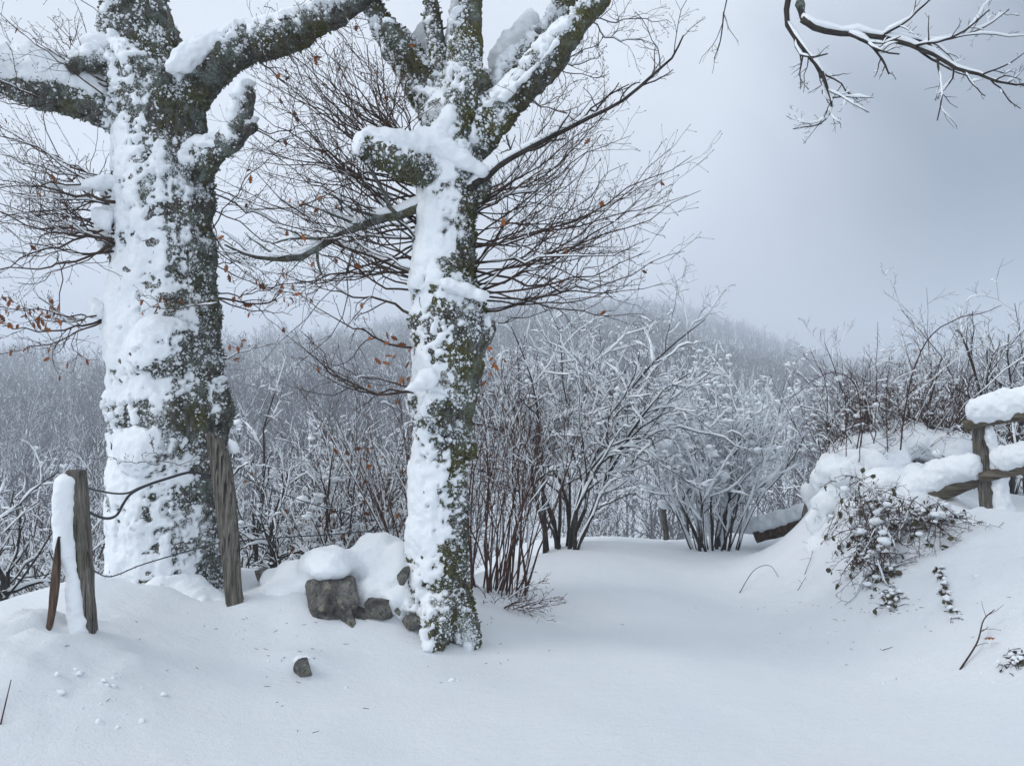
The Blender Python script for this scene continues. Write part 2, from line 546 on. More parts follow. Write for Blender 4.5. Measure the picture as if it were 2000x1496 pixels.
# ------------------------------------------------------------------ terrain
CP = np.array([
    # lane
    (1.2, -3, 0), (1.2, 1, 0), (1.2, 3, 0), (1.0, 5, -.02), (1.3, 7, -.10), (1.6, 9, -.25), (1.9, 10.5, -.40), (2.0, 12, -.55), (2.0, 14.5, -1.3), (0, 12.5, -.75), (0.4, 15, -1.8),
    (-.4, 3, 0), (-.2, 4.5, 0), (.15, 6.2, 0), (.45, 8, -.10), (.6, 10, -.28),
    # left foreground
    (-1.5, 2.6, .03), (-1.6, 4, .05), (-2.5, 3, .09), (-3.1, 3.6, .14), (-2.25, 4.4, .20), (-1.7, 4.9, .10), (-1.5, 5.2, .10), (-2.6, 5.2, .27), (-3.2, 5, .20), (-5, 4, .0), (-4, 2, .05), (-3, -2, 0),
    # bank round the thick oak
    (-2.9, 5.9, .30), (-2.45, 5.5, .25), (-1.95, 5.7, .16), (-3.3, 6.2, .10), (-3.8, 6.2, -.05), (-5, 6, -.12), (-7, 6, -.3),
    (-2.5, 7.2, .0), (-2.5, 8.5, -1.0), (-3.5, 7.6, -.75), (-5, 8, -1.3), (-1.2, 7.6, -.35), (-3, 11, -2.8), (-1, 10, -1.5), (-6, 12, -4.0), (-.5, 9, -.5), (-9, 9, -2.5),
    # wall remains between the oaks
    (-1.2, 5.9, .30), (-.85, 5.85, .33), (-1.2, 5.35, .19), (-1.6, 5.8, .28), (-1.55, 5.4, .20), (-.78, 5.28, .13), (-1.1, 5.0, .05), (-.2, 5.2, .0), (-.5, 6.6, .1),
    # right bank
    (2.75, 4.7, .02), (2.62, 6, -.04), (2.5, 7.0, -.12), (2.52, 8.0, -.20), (3.03, 8.25, .26), (3.26, 8.45, .60), (3.05, 9.3, -.22), (3.3, 9.8, -.3), (3.0, 7.5, .22), (3.3, 7.7, .56), (3.45, 6.8, .56), (3.05, 6.2, .30), (2.95, 7.1, .28), (4.33, 7.4, .42), (4, 5, .55), (3.35, 4.8, .33), (5, 6, .74), (3.9, 6.2, .62), (5, 8.4, .45), (3.85, 9.1, .42), (4.5, 9.2, .62), (2.75, 9.4, -.26), (2.9, 11, -.48), (3.35, 10.7, -.46), (3.0, 10.1, -.38), (3.9, 10.4, -.22),
    (4.2, 12, -.25), (6, 11, .0), (7.5, 8, .5), (7, 5, .9), (4.6, 3, .5), (3.2, 3, .10), (6, 1.5, .8), (7, 14, -.6), (10, 10, .4), (10, 3, 1.1),
])
def _tps(r2):
    return 0.5 * r2 * np.log(np.maximum(r2, 1e-12))
_n = len(CP)
_A = np.zeros((_n + 3, _n + 3))
_d = ((CP[:, None, :2] - CP[None, :, :2]) ** 2).sum(-1)
_A[:_n, :_n] = _tps(_d) + 0.006 * np.eye(_n)
_A[:_n, _n] = 1; _A[:_n, _n + 1:] = CP[:, :2]
_A[_n:, :_n] = _A[:_n, _n:].T
_w = np.linalg.solve(_A, np.concatenate([CP[:, 2], np.zeros(3)]))
def near_h(x, y):
    out = np.full(len(x), _w[_n]) + _w[_n + 1] * x + _w[_n + 2] * y
    for i in range(_n):
        out = out + _w[i] * _tps((x - CP[i, 0]) ** 2 + (y - CP[i, 1]) ** 2)
    return out
RIDGE_PX = [-2500, -400, 0, 200, 420, 620, 800, 960, 1120, 1230, 1360, 1500, 1640, 1800, 2000, 2400, 4000]
RIDGE_PY = [640, 690, 715, 722, 722, 705, 675, 645, 625, 632, 668, 722, 735, 705, 665, 630, 600]
RIDGE_D = [380, 360, 340, 330, 340, 400, 480, 560, 640, 680, 680, 640, 560, 470, 430, 400, 380]
def far_h(x, y):
    yy = np.maximum(y, 12)
    px = CX + F * x / yy
    py = np.interp(px, RIDGE_PX, RIDGE_PY); D = np.interp(px, RIDGE_PX, RIDGE_D)
    rz = EYE + (CY - py) / F * D
    z = np.interp(yy, [12, 18, 30, 60, 95], [-1.2, -4.5, -8.5, -14, -16.5])
    t = np.clip((yy - 80) / (D - 80), 0, 1)
    tt = t ** .9
    z = z + (rz + 16.5) * tt
    z = z - np.maximum(yy - D, 0) * 0.05
    q = np.stack([x / 60, yy / 60, np.zeros_like(x)], -1)
    z = z + 5 * fbm(q, 3, 5) * sstep(90, 200, yy)
    # ground behind and beside the camera stays level
    return z
def H(x, y, detail=True):
    x = np.atleast_1d(np.asarray(x, float)); y = np.atleast_1d(np.asarray(y, float))
    xc = np.clip(x, -9, 10); yc = np.clip(y, -3, 15)
    nh = near_h(xc, yc)
    # left of the near field the ground keeps dropping, right of it it keeps rising
    side = np.where(x < -9, (x + 9) * 0.06, np.where(x > 10, (x - 10) * 0.10, 0))
    nh = nh + np.clip(side, -12, 14)
    fh = far_h(x, y)
    b = sstep(11.0, 19.0, y + 0.0 * x)
    z = nh * (1 - b) + fh * b
    if detail:
        q = np.stack([x, y, np.zeros_like(x)], -1)
        near = 1 - sstep(14, 30, y)
        z = z + near * (0.035 * fbm(q * 0.8, 3, 11) + 0.010 * fbm(q * 3.6, 4, 21))
        # broken, slumped snow round the leaning post, lower left
        m = np.exp(-(((x + 2.45) / 0.55) ** 2 + ((y - 4.15) / 0.55) ** 2))
        z = z + m * (0.20 + 0.18 * (0.35 - np.abs(fbm(q * 2.4, 4, 31, .6))) + 0.06 * fbm(q * 8, 3, 33))
        # heaped snow below the hedge on the right bank
        m = np.exp(-(((x - 3.6) / 1.1) ** 2 + ((y - 7.0) / 1.7) ** 2))
        z = z + m * (0.15 * fbm(q * 1.9, 4, 41) + 0.06 * fbm(q * 5.0, 4, 43))
        # drift thrown up against the thick oak and along the wall remains
        m = np.exp(-(((x + 2.6) / 0.5) ** 2 + ((y - 5.5) / 0.4) ** 2))
        z = z + m * (0.08 + 0.05 * fbm(q * 4, 3, 45))
        m = np.exp(-(((x + 1.22) / 0.20) ** 2 + ((y - 4.78) / 0.14) ** 2))
        z = z + m * .085
        m = np.exp(-(((x + 1.5) / 0.6) ** 2 + ((y - 5.45) / 0.3) ** 2))
        z = z + m * (0.05 + 0.06 * fbm(q * 4, 3, 47))
    return z
def H1(x, y):
    return float(H([x], [y])[0])

def axis(dense_a, dense_b, step, lo, hi, ratio):
    a = list(np.arange(dense_a, dense_b + 1e-6, step))
    s, x = step, dense_b
    while x < hi:
        s = min(s * ratio, 14.0); x += s; a.append(x)
    s, x = step, dense_a
    while x > lo:
        s = min(s * ratio, 14.0); x -= s; a.insert(0, x)
    return np.array(a)
gx = axis(-3.6, 4.4, 0.040, -760, 760, 1.08)
gy = axis(2.8, 9.5, 0.042, -60, 1000, 1.07)
GX, GY = np.meshgrid(gx, gy)
gv = np.stack([GX.ravel(), GY.ravel(), H(GX.ravel(), GY.ravel())], -1)
nx, ny = len(gx), len(gy)
ii = (np.arange(ny - 1)[:, None] * nx + np.arange(nx - 1)[None]).ravel()
gq = np.stack([ii, ii + 1, ii + nx + 1, ii + nx], -1)
ground = obj('snow_ground', mesh_np('snow_ground', gv, [gq], SNOWG), kind='structure')

# ------------------------------------------------------------------ leaf meshes
def leaf_mesh(name, mat, seed, oak=True):
    rng = np.random.default_rng(seed)
    n = 11
    t = np.linspace(0, 1, n)
    w = 0.42 * np.sin(np.pi * np.clip(t * 0.94 + 0.05, 0, 1)) ** 0.7
    if oak:
        w = w * (0.72 + 0.28 * np.cos(t * 2 * np.pi * 3.5))
    curl = rng.uniform(0.6, 1.6)
    vs = []
    for s in (-1, 0, 1):
        for i in range(n):
            x = w[i] * s
            vs.append((x * math.cos(curl * 0.4), -abs(x) * 0.9 * curl * 0.6 + 0.18 * curl * math.sin(t[i] * 2.6), -t[i]))
    q = []
    for s in range(2):
        for i in range(n - 1):
            q.append((s * n + i, s * n + i + 1, (s + 1) * n + i + 1, (s + 1) * n + i))
    return mesh_np(name, np.array(vs), [np.array(q)], mat)
OAKLEAF = [leaf_mesh('oak_leaf_%d' % i, LEAF, i) for i in range(4)]
BRLEAF = [leaf_mesh('bramble_leaf_%d' % i, BLEAF, 20 + i, False) for i in range(3)]
def leaves(parent, pts, sizes, rng, meshes=OAKLEAF):
    off = parent.location
    for p, s in zip(pts, sizes):
        o = bpy.data.objects.new('leaf', meshes[rng.integers(len(meshes))])
        C.objects.link(o)
        o.parent = parent
        o.location = (p[0] - off[0], p[1] - off[1], p[2] - off[2])
        o.rotation_euler = (rng.normal(0, .6), rng.normal(0, .6), rng.uniform(0, 6.28))
        o.scale = (s, s, s)

# ------------------------------------------------------------------ the two oaks
def skin_tree(root, tubes, blobs, voxel, thr, windd, seed, moss_n, fleck_n, barkm=None, mossm=None):
    """trunk with limbs, snow crust, moss tufts.  thr(z) -> how much of the windward side is bare"""
    rng = np.random.default_rng(seed)
    co, fs, no = remesh(tubes, blobs, voxel, 8, 0.5)
    lump = fbm(co * np.array([4.2, 4.2, 5.0]), 3, seed + 1)
    fur = 1 - np.abs(fbm(co * np.array([15, 15, 3.6]), 4, seed + 2)) * 2.6
    fine = vnoise(co * 38, seed + 3)
    bark = co + no * (0.046 * lump + 0.015 * fur + 0.007 * fine)[:, None]
    tme = mesh_np('trunk', bark, fs, barkm or BARK)
    no2 = np.empty(len(co) * 3, np.float32); tme.vertex_normals.foreach_get('vector', no2); no2 = no2.reshape(-1, 3).astype(float)
    # where the snow sticks
    wd = norm(np.array(windd, float))
    expo = 0.75 * (no @ wd) + 0.25 * (no2 @ wd) + 0.55 * no2[:, 2]
    big = fbm(co * 4.2, 4, seed + 7)
    med = fbm(co * 15, 4, seed + 8, 0.6)
    hi = 0.6 * vnoise(co * 27, seed + 13) + 0.6 * vnoise(co * 46, seed + 17)
    mask = expo - thr(co[:, 2]) + 0.42 * big + 0.80 * med + 0.42 * hi - 0.20
    top = sstep(0.45, 0.85, no[:, 2])
    mask = np.maximum(mask, -1 + top * 1.5 + 0.3 * big + 0.3 * med)
    thick = (0.018 + 0.016 * (big + 0.6) + 0.022 * vnoise(co * 9, seed + 9) + 0.014 * vnoise(co * 21, seed + 10) + 0.006 * vnoise(co * 44, seed + 14)
             + 0.025 * top)
    s = sstep(-0.04, 0.30, mask)
    soft = co + no * 0.012
    snow = bark * (1 - .7 * s)[:, None] + soft * (.7 * s)[:, None] + no * (-0.012 + (0.014 + thick * .62) * s ** 1.2)[:, None]
    at_ = tme.attributes.new('rime', 'FLOAT', 'POINT')
    at_.data.foreach_set('value', (sstep(-1.0, 0.15, mask) * np.clip(.55 + .6 * big, 0, 1)).astype(np.float32))
    obj('trunk', tme, root)
    sv, sf, _ = cull(snow, fs, mask > -0.03)
    obj('snow_crust', mesh_np('snow_crust', sv, sf, SNOW), root)
    # moss and lichen tufts: small upright blades on the bare bark
    cand = np.where((mask < 0.10) & (no[:, 1] < 0.45))[0]
    pick = rng.choice(cand, min(moss_n, len(cand)), replace=False)
    dens = fbm(co[pick] * 2.6, 3, seed + 12)
    pick = pick[dens + rng.normal(0, .12, len(pick)) > 0.02]
    m = len(pick)
    jt = rng.uniform(-1, 1, (m, 3)) * voxel * 1.3; jt -= (jt * no[pick]).sum(1, keepdims=True) * no[pick]
    p, nn = bark[pick] + jt, no[pick]
    a = norm(np.cross(nn, rng.normal(size=(m, 3))))
    up = norm(nn + 0.7 * rng.normal(size=(m, 3)) + np.array([0, 0, .25]))
    sz = (0.005 + 0.015 * rng.random(m) ** 1.8)[:, None]
    b = p - nn * 0.006
    vs = np.stack([b - a * sz * .6, b + a * sz * .6, b + up * sz * 1.5 + a * sz * .35, b + up * sz * 1.5 - a * sz * .35], 1).reshape(-1, 3)
    obj('moss', mesh_np('moss', vs, [np.arange(m * 4).reshape(-1, 4)], mossm or MOSS, smooth=False), root, kind='stuff')
    # loose flecks of snow caught in the moss
    cand = np.where((mask < 0.06) & (mask > -0.8) & (no[:, 1] < 0.5))[0]
    pr = np.exp(mask[cand] * 4.5) * (0.06 + sstep(.0, .5, fbm(co[cand] * 9, 3, seed + 15)) + 0.4 * sstep(0, .5, hi[cand])); pr /= pr.sum()
    pick = rng.choice(cand, min(fleck_n, len(cand)), replace=False, p=pr)
    m = len(pick)
    v, f = ico(1)
    v0 = np.array([[1, 1, 1], [-1, -1, 1], [-1, 1, -1], [1, -1, -1]], float) * .8
    f0 = np.array([[0, 1, 3], [0, 2, 1], [0, 3, 2], [1, 2, 3]])
    sz = (0.0025 + 0.011 * rng.random((m, 1, 1)) ** 4) * rng.uniform(.6, 1.4, (m, 4, 1))
    jt = rng.uniform(-1, 1, (m, 3)) * voxel * 1.4; jt -= (jt * no[pick]).sum(1, keepdims=True) * no[pick]
    ax = norm(rng.normal(size=(m, 3))); an = rng.uniform(0, 6.28, (m, 1, 1))          # random turn of every fleck
    vr = np.repeat(v0[None], m, 0)
    vr = vr * np.cos(an) + np.cross(ax[:, None, :], vr) * np.sin(an) + ax[:, None, :] * (vr * ax[:, None, :]).sum(-1, keepdims=True) * (1 - np.cos(an))
    vs = ((bark[pick] + jt + no[pick] * 0.005)[:, None] + vr * sz).reshape(-1, 3)
    ff = (f0[None] + (np.arange(m) * 4)[:, None, None]).reshape(-1, 3)
    obj('snow_fleck', mesh_np('snow_fleck', vs, [ff], SNOW), root, kind='stuff')
    return bark, no, mask

def ptab(tab, Y):
    """(py, value) table -> function of world z at depth Y"""
    tab = sorted(tab)
    zs = np.array([EYE - (p - CY) * Y / F for p, v in tab])[::-1]
    vs = np.array([v for p, v in tab])[::-1]
    return lambda z: np.interp(z, zs, vs)

def snow_ridge(name, rows, root, rng, seed, voxel=0.016, hgt=1.0):
    """heaped snow along a limb; rows (px, py, half width px, half height px, depth)"""
    A = np.array([[*V(r[0], r[1], r[4]), HW(r[2], r[4]), HW(r[3], r[4])] for r in rows])
    A = resample(A, max(6, len(rows) * 4))
    bl = [(a[:3], (max(a[3], .012), max(a[3], .012) * 1.0, max(a[4], .012))) for a in A]
    co, fs, no = remesh([], bl, voxel, 8)
    co = co + no * (0.034 * fbm(co * 6, 5, seed, .62) + 0.010 * vnoise(co * 22, seed) + .006 * vnoise(co * 48, seed + 1))[:, None]
    return obj(name, mesh_np(name, co, fs, SNOW), root)

def shoots(root, specs, seed, n1=9, n2=4, mat=TWIG, r0=0.0074, snow=0.07, name='branch', n3=0, leafy=0.0):
    """specs: (x0,y0,d0, x1,y1,d1, bow px[, r scale]) one branch object each"""
    rng = np.random.default_rng(seed)
    for sp in specs:
        x0, y0, d0, x1, y1, d1, bow = sp[:7]
        rs = sp[7] if len(sp) > 7 else 1.0
        a, b = V(x0, y0, d0), V(x1, y1, d1)
        mid = 0.5 * (a + b) + np.array([0, 0, -HW(bow, d0)]) + rng.normal(0, .03, 3)
        t = np.linspace(0, 1, 12)[:, None]
        P = (1 - t) ** 2 * a + 2 * t * (1 - t) * mid + t ** 2 * b
        ln = np.linalg.norm(b - a)
        P = P + np.cumsum(rng.normal(0, 0.017 * ln ** .5, P.shape), 0) * np.minimum(t * 4, 1)
        R = np.linspace(r0 * rs * min(1.25, .55 + .4 * ln), 0.0017, 12)
        P, R = P[None], R[None]
        mb = MB()
        mb.add(P, R, 5)
        c1, q1 = grow(P, R, n1, rng, .18, .96, 38, 15, .38, .5, 7, .28, .27, .62, .0014, taper=.6)
        mb.add(c1, q1, 4)
        c2, q2 = grow(c1, q1, n2, rng, .15, .95, 42, 14, .42, .35, 4, .2, .22, .7, .0012, taper=.5)
        mb.add(c2, q2, 3)
        # buds at the tips
        for cc in (c1, c2):
            tipd = norm(cc[:, -1] - cc[:, -2])
            mb.add(np.stack([cc[:, -1], cc[:, -1] + tipd * .006, cc[:, -1] + tipd * .013], 1), np.tile(np.array([[.0016, .0030, .0008]]), (len(cc), 1)), 3)
        if n3:
            c3, q3 = grow(c2, q2, n3, rng, .2, .95, 42, 14, .5, .3, 4, .15, .2, .7, .0011)
            mb.add(c3, q3, 3)
        o = obj(name, mb.mesh(name, [mat]), root)
        sm = MB()
        for cc, qq, pr, th in ((P, R, snow * 3, .003), (c1, q1, snow, .0025)):
            s_, r_ = snow_on(cc, qq, rng, pr, th)
            if len(s_): sm.add(s_, r_, 4)
        me = sm.mesh('snow_ridge', [SNOW])
        if me:
            so = obj('snow_ridge', me, o, kind='stuff')
            so.location = (0, 0, 0)
        if leafy:
            allp = np.concatenate([c1[:, 2:].reshape(-1, 3), c2[:, 1:].reshape(-1, 3)])
            k = rng.poisson(leafy)
            if k:
                leaves(root, allp[rng.choice(len(allp), k)], rng.uniform(.03, .055, k), rng)

rg = np.random.default_rng(7)
def rr(a, b):
    return float(rg.uniform(a, b))

# ---- thick oak on the left
Y1 = 6.0
t1_rows = [(475, 1175, 125), (472, 1130, 112), (470, 1090, 99), (468, 1040, 91), (467, 1000, 88), (467, 900, 87), (466, 830, 84), (466, 780, 89), (464, 740, 83), (457, 640, 83),
           (458, 560, 75), (457, 500, 73), (455, 450, 72), (457, 400, 69), (452, 340, 64), (447, 300, 66), (438, 260, 66), (424, 215, 56), (413, 170, 52), (400, 100, 48), (388, 20, 44)]
tub1 = [pix_line([(a, b, c, Y1) for a, b, c in t1_rows], 60),
        pix_line([(462, 305, 50, 6.0), (515, 255, 36, 5.95), (575, 222, 29, 5.9), (640, 203, 25, 5.85), (720, 165, 22, 5.75), (820, 90, 19, 5.6), (880, 25, 17, 5.5)], 30),
        pix_line([(425, 350, 38, 6.0), (370, 322, 28, 5.95), (300, 302, 22, 5.85), (240, 290, 18, 5.8), (190, 277, 14, 5.75), (110, 245, 12, 5.65), (20, 215, 10, 5.55), (-80, 165, 8, 5.5)], 30),
        pix_line([(410, 262, 26, 5.95), (365, 242, 17, 5.85), (335, 240, 13, 5.8), (318, 247, 10, 5.8)], 10),
        pix_line([(500, 402, 34, 5.9), (535, 384, 19, 5.8), (562, 362, 15, 5.75), (576, 332, 14, 5.72), (584, 292, 12, 5.7)], 16),
        pix_line([(405, 130, 34, 6.0), (345, 70, 24, 6.1), (280, -20, 19, 6.2)], 10),
        pix_line([(470, 1090, 60, 5.75), (520, 1120, 40, 5.6), (575, 1140, 26, 5.5)], 6)]
def BL(px, py, r, Y, f=1.0):
    q = HW(r, Y); return (V(px, py, Y), (q, q, q * f))
blob1 = [BL(528, 768, 34, 5.95), BL(545, 790, 20, 5.9), BL(398, 780, 30, 5.95), BL(392, 450, 28, 5.95), BL(378, 470, 14, 5.9), BL(385, 515, 26, 5.9), BL(366, 505, 12, 5.85), BL(378, 645, 20, 5.9),
         BL(594, 345, 10, 5.72), BL(455, 690, 50, 5.74), BL(440, 850, 52, 5.76)]
oak1 = thing('oak_tree', (V(468, 1080, 6.0)[0], 6.0, H1(-2.455, 6.0)), 'thick old oak on the left, snow-plastered trunk with a broken upturned stub', 'tree')
thr1 = ptab([(1200, -.25), (1000, .0), (985, .10), (955, .08), (920, .24), (895, -.02), (835, -.18), (822, .2), (810, .65), (775, .60), (758, .0), (700, -.12), (600, .0), (560, .06), (480, .18), (420, .30), (370, .46), (330, .66), (240, .72), (0, .95)], Y1)
skin_tree(oak1, tub1, blob1, 0.0128, thr1, (-.58, -.80, .12), 101, 40000, 17000)
rngs = np.random.default_rng(3)
snow_ridge('snow_ridge', [(366, 296, 20, 30, 5.95), (330, 280, 22, 34, 5.9), (290, 264, 20, 36, 5.85), (250, 252, 18, 35, 5.8), (215, 242, 16, 32, 5.78), (160, 236, 12, 22, 5.7), (90, 222, 10, 14, 5.6), (10, 200, 8, 10, 5.55)], oak1, rngs, 11)
snow_ridge('snow_ridge', [(385, 212, 16, 12, 5.85), (355, 213, 17, 15, 5.8), (330, 218, 13, 14, 5.8), (314, 232, 9, 8, 5.8)], oak1, rngs, 12)
snow_ridge('snow_pillow', [(470, 250, 14, 15, 5.70), (492, 234, 18, 22, 5.74), (520, 216, 16, 18, 5.78), (548, 198, 12, 14, 5.82)], oak1, rngs, 13)
snow_ridge('snow_pillow', [(398, 420, 18, 26, 5.76), (402, 378, 12, 22, 5.78)], oak1, rngs, 14)
snow_ridge('snow_pillow', [(372, 428, 13, 10, 5.7), (335, 436, 11, 7, 5.6), (295, 437, 9, 6, 5.55), (262, 430, 7, 4, 5.5)], oak1, rngs, 15)
snow_ridge('snow_pillow', [(362, 488, 16, 18, 5.7), (345, 478, 10, 11, 5.65)], oak1, rngs, 16)
snow_ridge('snow_pillow', [(352, 632, 10, 13, 5.75), (346, 620, 6, 10, 5.75)], oak1, rngs, 17)

spec = []
for i in range(11):
    spec.append((384, rr(415, 485), 5.8, rr(140, 235), rr(330, 500), rr(5.0, 6.6), rr(-14, 26)))
spec.append((380, 462, 5.7, 215, 432, 5.4, 16, 2.2))
for i in range(15):
    spec.append((378, rr(492, 545), 5.75, rr(130, 240), rr(420, 590), rr(4.9, 6.5), rr(-22, 34), rr(.8, 1.4)))
spec.append((375, 520, 5.7, 250, 500, 5.3, 10, 2.4))
for i in range(5):
    spec.append((200 + i * 22, 290 + i * 4, 5.75, rr(90, 190), rr(210, 330), rr(5.2, 6.2), rr(-12, 20), 1.2))
for i in range(6):
    spec.append((rr(330, 390), rr(230, 300), 5.8, rr(190, 300), rr(150, 250), rr(5.2, 6.4), rr(0, 30), .9))
for i in range(10):
    spec.append((rr(30, 170), rr(215, 265), 5.6, rr(-120, 160), rr(60, 330), rr(5.0, 6.2), rr(-20, 20), 1.0))
for i in range(8):
    spec.append((rr(300, 400), rr(-20, 150), 6.1, rr(60, 300), rr(-80, 140), rr(5.4, 6.8), rr(-20, 20), 1.0))
for i in range(16):
    u = rr(0, 1)
    spec.append((560 + 330 * u, 228 - 220 * u, 5.8 - .3 * u, 620 + 300 * u + rr(-60, 90), 330 - 250 * u + rr(-130, 60), rr(5.0, 6.6), rr(-15, 25), 1.0))
for i in range(9):
    spec.append((523, rr(430, 590), 6.0, rr(590, 690), rr(370, 630), rr(5.5, 7.0), rr(-10, 28), .8))
spec.append((594, 345, 5.7, 700, 380, 5.6, 8, 1.0)); spec.append((594, 345, 5.7, 690, 330, 5.8, 18, 1.0))
shoots(oak1, spec, 21, 8, 3, leafy=.15)
shoots(oak1, [(362, 645, 5.8, 175, 655, 5.5, 14, 1.5), (360, 645, 5.8, 190, 612, 5.6, 10, 1.0), (362, 648, 5.8, 185, 690, 5.4, 18, 1.2), (350, 640, 5.7, 215, 625, 5.9, 12)], 22, 10, 4, leafy=16)
shoots(oak1, [(543, 612, 5.75, 690, 600, 5.6, 6, 1.4), (543, 605, 5.75, 668, 572, 5.7, 12, 1.0), (545, 615, 5.75, 660, 632, 5.6, 10, 1.0), (540, 620, 5.6, 385, 618, 5.35, 10, .9), (520, 618, 5.5, 400, 606, 5.3, 8, .7), (546, 706, 5.8, 606, 684, 5.6, 14, .8)], 23, 8, 3, leafy=7)
shoots(oak1, [(450, 872, 5.55, 365, 864, 5.4, 6, .6), (455, 868, 5.55, 512, 872, 5.4, 6, .5), (450, 860, 5.55, 430, 830, 5.45, 4, .5)], 24, 5, 2)
leaves(oak1, [V(590, 410, 5.6), V(592, 420, 5.6), V(540, 520, 5.7), V(555, 560, 5.7), V(558, 575, 5.7), V(280, 418, 5.5), V(258, 445, 5.5), V(247, 530, 5.5)], [.055] * 8, rngs)

# ---- second oak
Y2 = 5.4
t2_rows = [(888, 1185, 58), (891, 1150, 50), (890, 1115, 42), (888, 1080, 41), (885, 1000, 46), (888, 940, 45), (889, 900, 45), (894, 850, 43), (893, 800, 44), (897, 760, 46), (903, 700, 54), (909, 655, 58), (904, 620, 53), (896, 580, 47),
           (900, 500, 43), (906, 440, 47), (905, 400, 48), (912, 360, 40), (924, 320, 45), (930, 285, 40)]
tub2 = [pix_line([(a, b, c, Y2) for a, b, c in t2_rows], 56),
        pix_line([(905, 335, 36, 5.4), (870, 287, 29, 5.5), (840, 245, 25, 5.6), (812, 205, 21, 5.7), (770, 130, 18, 5.8), (720, 40, 15, 5.95)], 26),
        pix_line([(905, 295, 20, 5.45), (890, 245, 15, 5.5), (882, 200, 13, 5.55), (870, 120, 11, 5.6), (855, 30, 9, 5.7)], 16),
        pix_line([(868, 268, 12, 5.45), (840, 235, 10, 5.38), (818, 206, 9.5, 5.35), (808, 190, 9, 5.33)], 10),
        pix_line([(925, 325, 36, 5.4), (928, 260, 27, 5.4), (931, 200, 23, 5.4), (941, 120, 20, 5.4), (953, 20, 17, 5.4)], 20),
        pix_line([(942, 365, 32, 5.4), (985, 318, 27, 5.3), (1030, 268, 24, 5.25), (1082, 212, 21, 5.2), (1130, 150, 18, 5.15), (1180, 70, 15, 5.1), (1210, 0, 13, 5.05)], 30),
        pix_line([(948, 312, 22, 5.45), (985, 275, 21, 5.5), (1020, 240, 20, 5.55), (1056, 200, 18, 5.6), (1100, 130, 16, 5.7), (1150, 40, 13, 5.8)], 24),
        pix_line([(892, 418, 30, 5.35), (850, 402, 23, 5.2), (810, 389, 18, 5.1), (772, 377, 16, 5.05)], 14),
        pix_line([(885, 1080, 38, 5.45), (845, 1115, 26, 5.4), (815, 1140, 16, 5.4)], 6),
        pix_line([(898, 1075, 36, 5.4), (918, 1120, 26, 5.32), (940, 1152, 15, 5.26)], 6),
        pix_line([(890, 1085, 36, 5.35), (885, 1130, 24, 5.2), (878, 1165, 14, 5.1)], 6)]
blob2 = [BL(945, 662, 30, 5.35), BL(952, 440, 20, 5.35), BL(868, 640, 22, 5.35), BL(862, 590, 18, 5.3), BL(885, 790, 24, 5.25), BL(858, 770, 18, 5.35), BL(925, 850, 20, 5.35)]
oak2 = thing('oak_tree', (V(893, 1130, 5.4)[0], 5.4, H1(-.445, 5.4)), 'slimmer forked oak beside the lane, sprouting long bare shoots to both sides', 'tree')
thr2 = ptab([(1200, .8), (1080, .55), (1040, .08), (880, .02), (865, .42), (760, .40), (745, .22), (690, .28), (640, .34), (615, .15), (480, .10), (440, .28), (405, .18), (350, .45), (320, .75), (0, .98)], Y2)
skin_tree(oak2, tub2, blob2, 0.0122, thr2, (-.70, -.70, .10), 202, 34000, 13000, BARK2, MOSS2)
snow_ridge('snow_pillow', [(776, 356, 12, 14, 5.02), (800, 362, 16, 18, 5.06), (840, 372, 18, 20, 5.14), (875, 365, 18, 24, 5.2), (900, 380, 17, 18, 5.2), (930, 400, 14, 11, 5.2), (954, 415, 10, 8, 5.22)], oak2, rngs, 31)
snow_ridge('snow_pillow', [(882, 360, 15, 25, 5.2), (902, 325, 10, 16, 5.22)], oak2, rngs, 32)
snow_ridge('snow_pillow', [(845, 222, 10, 24, 5.75), (862, 205, 9, 30, 5.75)], oak2, rngs, 33)
snow_ridge('snow_pillow', [(905, 245, 9, 26, 5.6), (908, 200, 10, 26, 5.6), (915, 140, 7, 26, 5.6)], oak2, rngs, 34)
snow_ridge('snow_pillow', [(978, 245, 16, 20, 5.75), (1000, 215, 18, 22, 5.78), (1030, 178, 15, 22, 5.8)], oak2, rngs, 35)
snow_ridge('snow_pillow', [(870, 736, 16, 14, 5.12), (856, 748, 10, 8, 5.05), (838, 755, 9, 4, 5.0)], oak2, rngs, 37)
snow_ridge('snow_pillow', [(930, 600, 14, 8, 5.12), (955, 608, 10, 7, 5.1), (900, 590, 12, 12, 5.1)], oak2, rngs, 38)
snow_ridge('snow_ridge', [(985, 299, 6, 5, 5.15), (1030, 258, 7, 5, 5.12), (1070, 214, 6, 5, 5.1)], oak2, rngs, 39, .01)

spec = []
for i in range(14):
    spec.append((rr(852, 872), rr(385, 425), 5.35, rr(585, 760), rr(150, 320), rr(4.7, 6.4), rr(-8, 30), rr(.8, 1.3)))
for i in range(20):
    y0 = rr(400, 530)
    spec.append((855, y0, 5.4, rr(560, 720), y0 + rr(-240, 30), rr(4.8, 6.6), rr(-6, 34), rr(.8, 1.3)))
for i in range(13):
    y0 = rr(520, 630)
    spec.append((852, y0, 5.4, rr(560, 720), y0 + rr(-200, 60), rr(4.7, 6.4), rr(0, 40), rr(.8, 1.3)))
for i in range(7):
    spec.append((rr(775, 850), rr(370, 395), 5.1, rr(690, 860), rr(200, 290), rr(4.7, 5.8), rr(-10, 10), .8))
spec += [(848, 757, 5.2, 636, 664, 4.9, 44, 1.5), (848, 760, 5.2, 660, 672, 5.1, 38, 1.2), (846, 752, 5.2, 690, 705, 5.3, 30, 1.0), (850, 690, 5.35, 660, 610, 5.0, 30, 1.3), (850, 640, 5.35, 655, 600, 5.8, 10, 1.5)]
